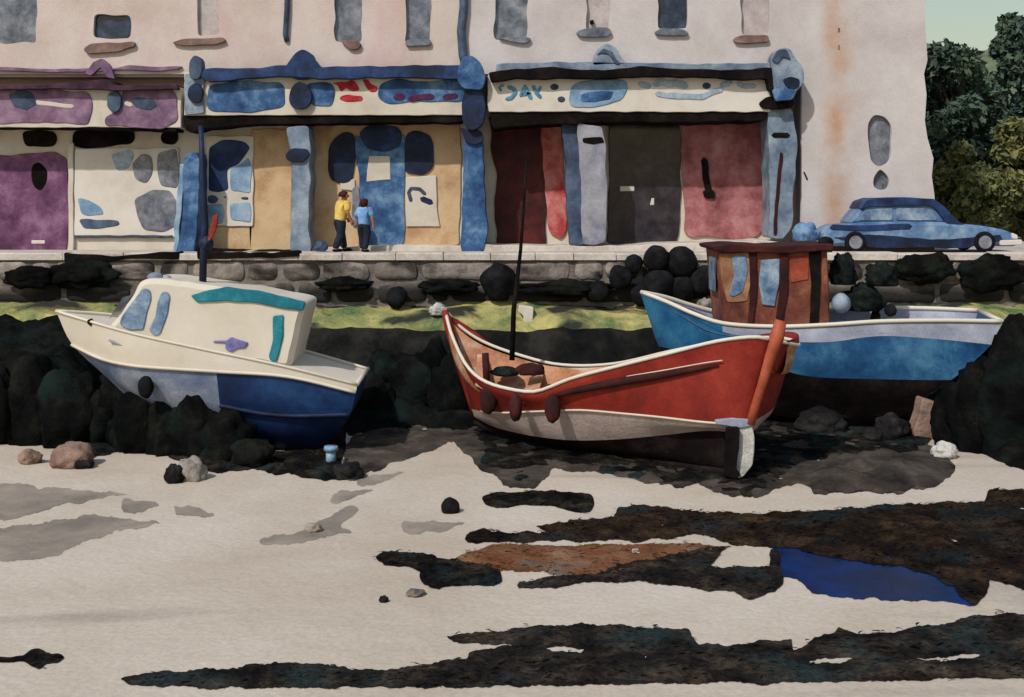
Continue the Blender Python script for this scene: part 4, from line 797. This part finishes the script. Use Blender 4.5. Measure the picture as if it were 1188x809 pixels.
# ------------------------------------------------------------------ car
CAR = root('parked_car', P(1068, 292, 35.0), 'old bright blue saloon car parked on the quay by the white house', 'car')
def bevel(o, w, seg=2):
    md = o.modifiers.new('bevel', 'BEVEL'); md.width = w; md.segments = seg; md.limit_method = 'ANGLE'; md.angle_limit = math.radians(35); return o
cy = 34.75
body = prism('body', [(957,286),(956,270),(966,262),(1000,258),(1050,257),(1100,258),(1140,262),(1168,267),(1181,274),(1182,286)], cy, 1.65, 'car_blue', CAR, r=7, amp=0, b=.10)
cabn = prism('cabin', [(984,260),(1000,240),(1012,233),(1050,232),(1082,234),(1094,243),(1106,260)], cy+.13, 1.38, 'car_blue', CAR, r=7, amp=0, b=.08)
prism('roof_trim', [(998,243),(1003,233),(1014,230),(1050,229),(1084,231),(1096,240),(1110,256),(1120,260),(1100,262),(1086,243),(1076,239),(1010,240)], cy+.05, 1.5, 'navy', cabn, r=3, amp=.4)
prism('window', [(995,256),(1004,243),(1036,241),(1036,256)], cy+.10, .05, 'window_blue', cabn, r=3, amp=.4)
prism('window', [(1040,256),(1040,241),(1074,242),(1086,250),(1088,256)], cy+.10, .05, 'window_blue', cabn, r=3, amp=.4)
mk('windscreen', [P(1097,243,cy+.3), P(1109,258,cy+.3), P(1109,258,cy+1.35), P(1097,243,cy+1.35)], [(0,1,2,3)], 'window_blue', cabn)
prism('side_trim', stroke([(966,264),(1000,265),(1055,263)], 7), cy-.02, .06, 'navy', body, r=1, amp=.6)
prism('sill', [(966,276),(1010,272),(1080,278),(1130,276),(1160,272),(1164,280),(1120,288),(1010,288)], cy-.02, .08, 'dark_navy', body, r=3, amp=.8)
prism('bumper', [(1160,279),(1186,278),(1187,284),(1160,285)], cy-.03, 1.7, 'white_paint', CAR, r=2, amp=.3); prism('headlight', [(1174,270),(1181,273),(1181,278),(1174,277)], cy-.02, .1, 'white_paint', CAR, r=2, amp=0, step=2)
prism('bumper', [(951,279),(968,279),(968,285),(951,284)], cy-.03, 1.7, 'steel', CAR, r=2, amp=.3)
def wheel(px, y):
    c = P(px, 284, cy); c = Vector((c.x, y, QZ+.31)); V = []; n, k = 24, 8
    for i in range(n):
        a = 2*math.pi*i/n
        for j in range(k): b = 2*math.pi*j/k; R_ = .24+.07*math.cos(b); V.append(c+Vector((R_*math.cos(a), .09*math.sin(b), R_*math.sin(a))))
    w = mk('wheel', V, [(i*k+j, i*k+(j+1) % k, ((i+1) % n)*k+(j+1) % k, ((i+1) % n)*k+j) for i in range(n) for j in range(k)], 'rubber', CAR, smooth=True)
    t_ = tube_geo([c+Vector((0, -.06, 0)), c+Vector((0, .06, 0))], .2, 16); mk('rim', t_.v, t_.f, 'steel', w)
for px in (992, 1142):
    for y in (cy-.01, cy+1.6): wheel(px, y)

# ------------------------------------------------------------------ people
def skin_mesh(name, joints, bones, mat, parent, sub=2):
    me = bpy.data.meshes.new(name+'_rig'); me.from_pydata([j[0] for j in joints], bones, []); o = bpy.data.objects.new(name+'_rig', me); COL.objects.link(o)
    o.modifiers.new('s', 'SKIN'); md = o.modifiers.new('u', 'SUBSURF'); md.levels = sub
    for i, j in enumerate(joints):
        sv = me.skin_vertices[0].data[i]; r = j[1]; sv.radius = (r, r) if not isinstance(r, tuple) else r; sv.use_root = (i == 0)
    dg = bpy.context.evaluated_depsgraph_get(); ev = o.evaluated_get(dg); nm = bpy.data.meshes.new_from_object(ev)
    bpy.data.objects.remove(o, do_unlink=True); bpy.data.meshes.remove(me)
    nm.name = name; nm.materials.clear(); nm.materials.append(MATS[mat])
    for p in nm.polygons: p.use_smooth = True
    q = bpy.data.objects.new(name, nm); COL.objects.link(q); q.parent = parent; return q
def person(loc, hgt, yaw, shirt, trouser, hair, label, lean, step, long_hair=False):
    """local: x right, -y front, z up, metres for a 1.7 m body scaled to hgt"""
    k = hgt/1.7; r = root('person', loc, label, 'person'); r.rotation_euler = (0, 0, yaw); r.scale = (k*1.34, k*1.34, k)
    f = -lean
    J = dict(pel=(0, 0, .92), wst=(0, f*.3, 1.08), chs=(0, f*.7, 1.28), nck=(0, f, 1.46), hd0=(0, f-.015, 1.53), hd1=(0, f-.02, 1.62), hd2=(0, f-.01, 1.69),
        shL=(.17, f*.95, 1.40), elL=(.23, f*.8+.03, 1.14), wrL=(.22, f-.16, .96), haL=(.21, f-.22, .92), shR=(-.17, f*.95, 1.40), elR=(-.24, f*.6, 1.14), wrR=(-.22, f-.06, .90), haR=(-.21, f-.09, .83),
        hpL=(.09, 0, .87), knL=(.10, -step*.5-.02, .48), anL=(.10, -step, .08), toL=(.11, -step-.15, .035), hpR=(-.09, 0, .87), knR=(-.10, step*.35-.03, .48), anR=(-.10, step, .08), toR=(-.11, step-.15, .035))
    R_ = dict(pel=.102, wst=.10, chs=(.15, .105), nck=.055, hd0=.06, hd1=.092, hd2=.06, shL=.062, elL=.043, wrL=.03, haL=.036, shR=.062, elR=.043, wrR=.03, haR=.036, hpL=.088, knL=.058, anL=.042, toL=.035, hpR=.088, knR=.058, anR=.042, toR=.035)
    Bn = [('pel','wst'),('wst','chs'),('chs','nck'),('nck','hd0'),('hd0','hd1'),('hd1','hd2'),('chs','shL'),('shL','elL'),('elL','wrL'),('wrL','haL'),('chs','shR'),('shR','elR'),('elR','wrR'),('wrR','haR'),('pel','hpL'),('hpL','knL'),('knL','anL'),('anL','toL'),('pel','hpR'),('hpR','knR'),('knR','anR'),('anR','toR')]
    def build(name, names, grow, mat):
        idx = {n: i for i, n in enumerate(names)}; gr = lambda n: tuple(x+grow for x in R_[n]) if isinstance(R_[n], tuple) else R_[n]+grow
        return skin_mesh(name, [(J[n], gr(n)) for n in names], [(idx[a], idx[b]) for a, b in Bn if a in idx and b in idx], mat, r)
    J.update(tw=(0, 0, 1.02), hem=(0, -.005, .79), nk0=(0, f*.9, 1.42)); R_.update(tw=.105, hem=(.155, .125), nk0=.075); Bn += [('tw','pel'), ('w2','hem'), ('chs','w2'), ('chs','nk0')]; J.update(w2=(0, f*.3, 1.07)); R_.update(w2=(.125, .10))
    fing = []
    JJ = [n for n in J if n not in ('tw', 'hem', 'nk0', 'w2')]
    # fingers: five short chains on each hand
    for s, hn in (('L', 'haL'), ('R', 'haR')):
        hx, hy, hz = J[hn]
        for q in range(5):
            n1, n2 = f'f{s}{q}a', f'f{s}{q}b'; dx = (q-2)*.018 if q < 4 else .0
            if q < 4: J[n1] = (hx+.0, hy+(q-1.5)*.018, hz-.05); J[n2] = (hx-.01, hy+(q-1.5)*.019-.012, hz-.085-.006*(q in (1, 2)))
            else: J[n1] = (hx, hy-.045, hz-.01); J[n2] = (hx, hy-.06, hz-.045)
            R_[n1] = .010; R_[n2] = .008; Bn.extend([(hn, n1), (n1, n2)]); fing += [n1, n2]
    keep = {n: R_[n] for n in ('pel', 'hpL', 'hpR')}; R_.update(pel=.075, hpL=.06, hpR=.06)
    body = build('body', JJ+fing, 0, 'skin'); R_.update(keep)
    build('shirt', ['hem','w2','chs','shL','elL','shR','elR','nk0'], .024, shirt)
    build('trousers', ['pel','tw','hpL','knL','anL','hpR','knR','anR'], .036, trouser)
    def shift(o, c): 
        return o
    hv, hf = ICO2; V = []
    for p in hv:
        q = Vector((p.x*.108, p.y*.118, p.z*.125)); 
        if p.y < -.25 and p.z < .35: q *= .55            # open at the face
        if p.z < -.3: q.z = -.04-(.10 if long_hair and p.y > -.1 else .01); q.x *= .85
        V.append(q+Vector((0, f+.008, 1.625)))
    me = bpy.data.meshes.new('hair'); me.from_pydata([tuple(v) for v in V], [], hf); me.materials.append(MATS[hair])
    for p in me.polygons: p.use_smooth = True
    o = bpy.data.objects.new('hair', me); COL.objects.link(o); o.parent = r
    def bit(name, c, s, mat):
        me = bpy.data.meshes.new(name); me.from_pydata([(c[0]+p.x*s[0], c[1]+p.y*s[1], c[2]+p.z*s[2]) for p in ICO2[0]], [], ICO2[1]); me.materials.append(MATS[mat])
        for p in me.polygons: p.use_smooth = True
        o = bpy.data.objects.new(name, me); COL.objects.link(o); o.parent = r
    for s in (-1, 1):
        bit('eye', (s*.034, f-.104, 1.625), (.014, .01, .01), 'white_paint'); bit('ear', (s*.095, f-.01, 1.61), (.012, .025, .035), 'skin')
        a = J['anL' if s > 0 else 'anR']; bit('shoe', (a[0], a[1]-.06, .045), (.05, .13, .05), 'rubber')
    bit('nose', (0, f-.115, 1.595), (.014, .022, .024), 'skin'); bit('mouth', (0, f-.102, 1.555), (.026, .008, .007), 'red_cloth')
    return r
g = P(394, 293, 35.5); person((g.x, g.y, QZ), 1.74, math.radians(125), 'yellow_cloth', 'dark_cloth', 'hair_brown', 'person in a loose yellow shirt and dark trousers walking before the shop', .10, .16)
g = P(422, 294, 35.3); person((g.x, g.y, QZ), 1.52, math.radians(150), 'blue_cloth', 'dark_cloth', 'hair_brown', 'shorter person with light blue top and black trousers by the blue door', .03, .10, True)

# ------------------------------------------------------------------ trees beyond the house corner
def tree(x, y, zb, hgt, wid, mat, label, seed, n=9000):
    rnd = random.Random(seed); r = root('tree', (x, y, zb), label, 'tree', 'trees beyond the white house')
    tr = [Vector((x, y, zb-.3)), Vector((x+.1, y, zb+hgt*.25)), Vector((x-.1, y+.1, zb+hgt*.5)), Vector((x, y, zb+hgt*.85))]
    m = tube_geo(tr, [.28, .2, .14, .04], 8); cl = []
    for i in range(24):
        a = rnd.uniform(0, 6.28); h = rnd.uniform(.18, .98); rr = wid*(.35+.65*math.sin(math.pi*min(.95, h)**.8))*rnd.uniform(.35, .9)
        c = Vector((x+math.cos(a)*rr, y+math.sin(a)*rr, zb+hgt*h)); cl.append((c, rnd.uniform(.45, .95)*wid*.42))
        q = Vector((x, y, zb+hgt*h*.7)); t_ = tube_geo([q, (q+c)/2+Vector((0, 0, .1)), c], [.07, .05, .02], 5); m.add(t_.v, t_.f)
    mk('trunk', m.v, m.f, 'bark', r, smooth=True)
    V = []; Fc = []
    for i in range(n):
        c, s = cl[rnd.randrange(len(cl))]; d = Vector((rnd.gauss(0, 1), rnd.gauss(0, 1), rnd.gauss(0, .8))).normalized()*s*rnd.uniform(.3, 1.1)**.6; p = c+d
        u = Vector((rnd.gauss(0, 1), rnd.gauss(0, 1), rnd.gauss(0, 1))).normalized(); w = u.cross(Vector((rnd.gauss(0, 1), rnd.gauss(0, 1), 1))).normalized(); l = rnd.uniform(.10, .24)
        k = len(V); V += [p-u*l, p+w*l*.5, p+u*l, p-w*l*.5]; Fc.append((k, k+1, k+2, k+3))
    mk('crown', V, Fc, mat, r)
for x, y, h_, w_, mat, lb in ((17.3,47,7.1,2.6,'leaf_dark','dark green tree nearest the corner of the white house'), (21.4,50,9.3,2.6,'leaf_dark','tall dark bluish tree at the right end of the trees'), (18.6,43.5,4.0,1.7,'leaf_olive','low olive yellow tree behind the blue car bonnet'),
        (20.4,44.5,2.8,1.5,'leaf_teal','small teal green bush behind the front of the car'), (16.4,44,3.4,1.4,'leaf_olive','olive bush close against the white house corner'), (22.5,46,5.5,2.2,'leaf_olive','olive tree out beyond the end of the quay'), (25.5,52,8.5,3,'leaf_dark','dark tree standing out past the end of the quay'), (20.2,54,7.4,2.6,'leaf_olive','tall olive tree between the two dark trees'), (19.6,52,7.6,2.4,'leaf_teal','bluish green tree furthest behind the white house corner'), (23.2,56,7.0,2.6,'leaf_teal','bluish green tree far back near the end of the row')):
    tree(x, y, QZ, h_, w_, mat, lb, int(x*10))

# ------------------------------------------------------------------ light, sky, camera
wd = bpy.data.worlds.new('World'); scn.world = wd; wd.use_nodes = True; N = wd.node_tree.nodes; Lk = wd.node_tree.links
to_sun = Vector((-.5, -.75, .90)).normalized(); el = math.asin(to_sun.z); rot = math.atan2(to_sun.x, to_sun.y)
sky = N.new('ShaderNodeTexSky'); sky.sky_type = 'NISHITA'; sky.sun_disc = False; sky.sun_elevation = el; sky.sun_rotation = rot; sky.air_density = 1.8; sky.dust_density = 1.6; sky.ozone_density = 1.6
Lk.new(sky.outputs[0], N['Background'].inputs[0]); N['Background'].inputs[1].default_value = .085
sn = bpy.data.lights.new('sun', 'SUN'); sn.energy = 2.75; sn.angle = math.radians(1.2); sn.color = (1.0, .975, .95)
so = bpy.data.objects.new('sun', sn); COL.objects.link(so); so.location = (-10, -10, 30); so.rotation_euler = to_sun.to_track_quat('Z', 'Y').to_euler()
cam = bpy.data.cameras.new('camera'); co_ = bpy.data.objects.new('camera', cam); COL.objects.link(co_); scn.camera = co_
co_.location = (0, 0, H); co_.rotation_euler = (math.radians(90), 0, 0); cam.sensor_width = 36; cam.lens = 36*F/1188; cam.shift_y = -(404.5-HY)/1188; cam.clip_end = 2000; cam.clip_start = .5
scn.view_settings.view_transform = 'Standard'; scn.view_settings.look = 'None'; scn.view_settings.gamma = 1; scn.view_settings.exposure = .17; scn.view_settings.use_curve_mapping = False
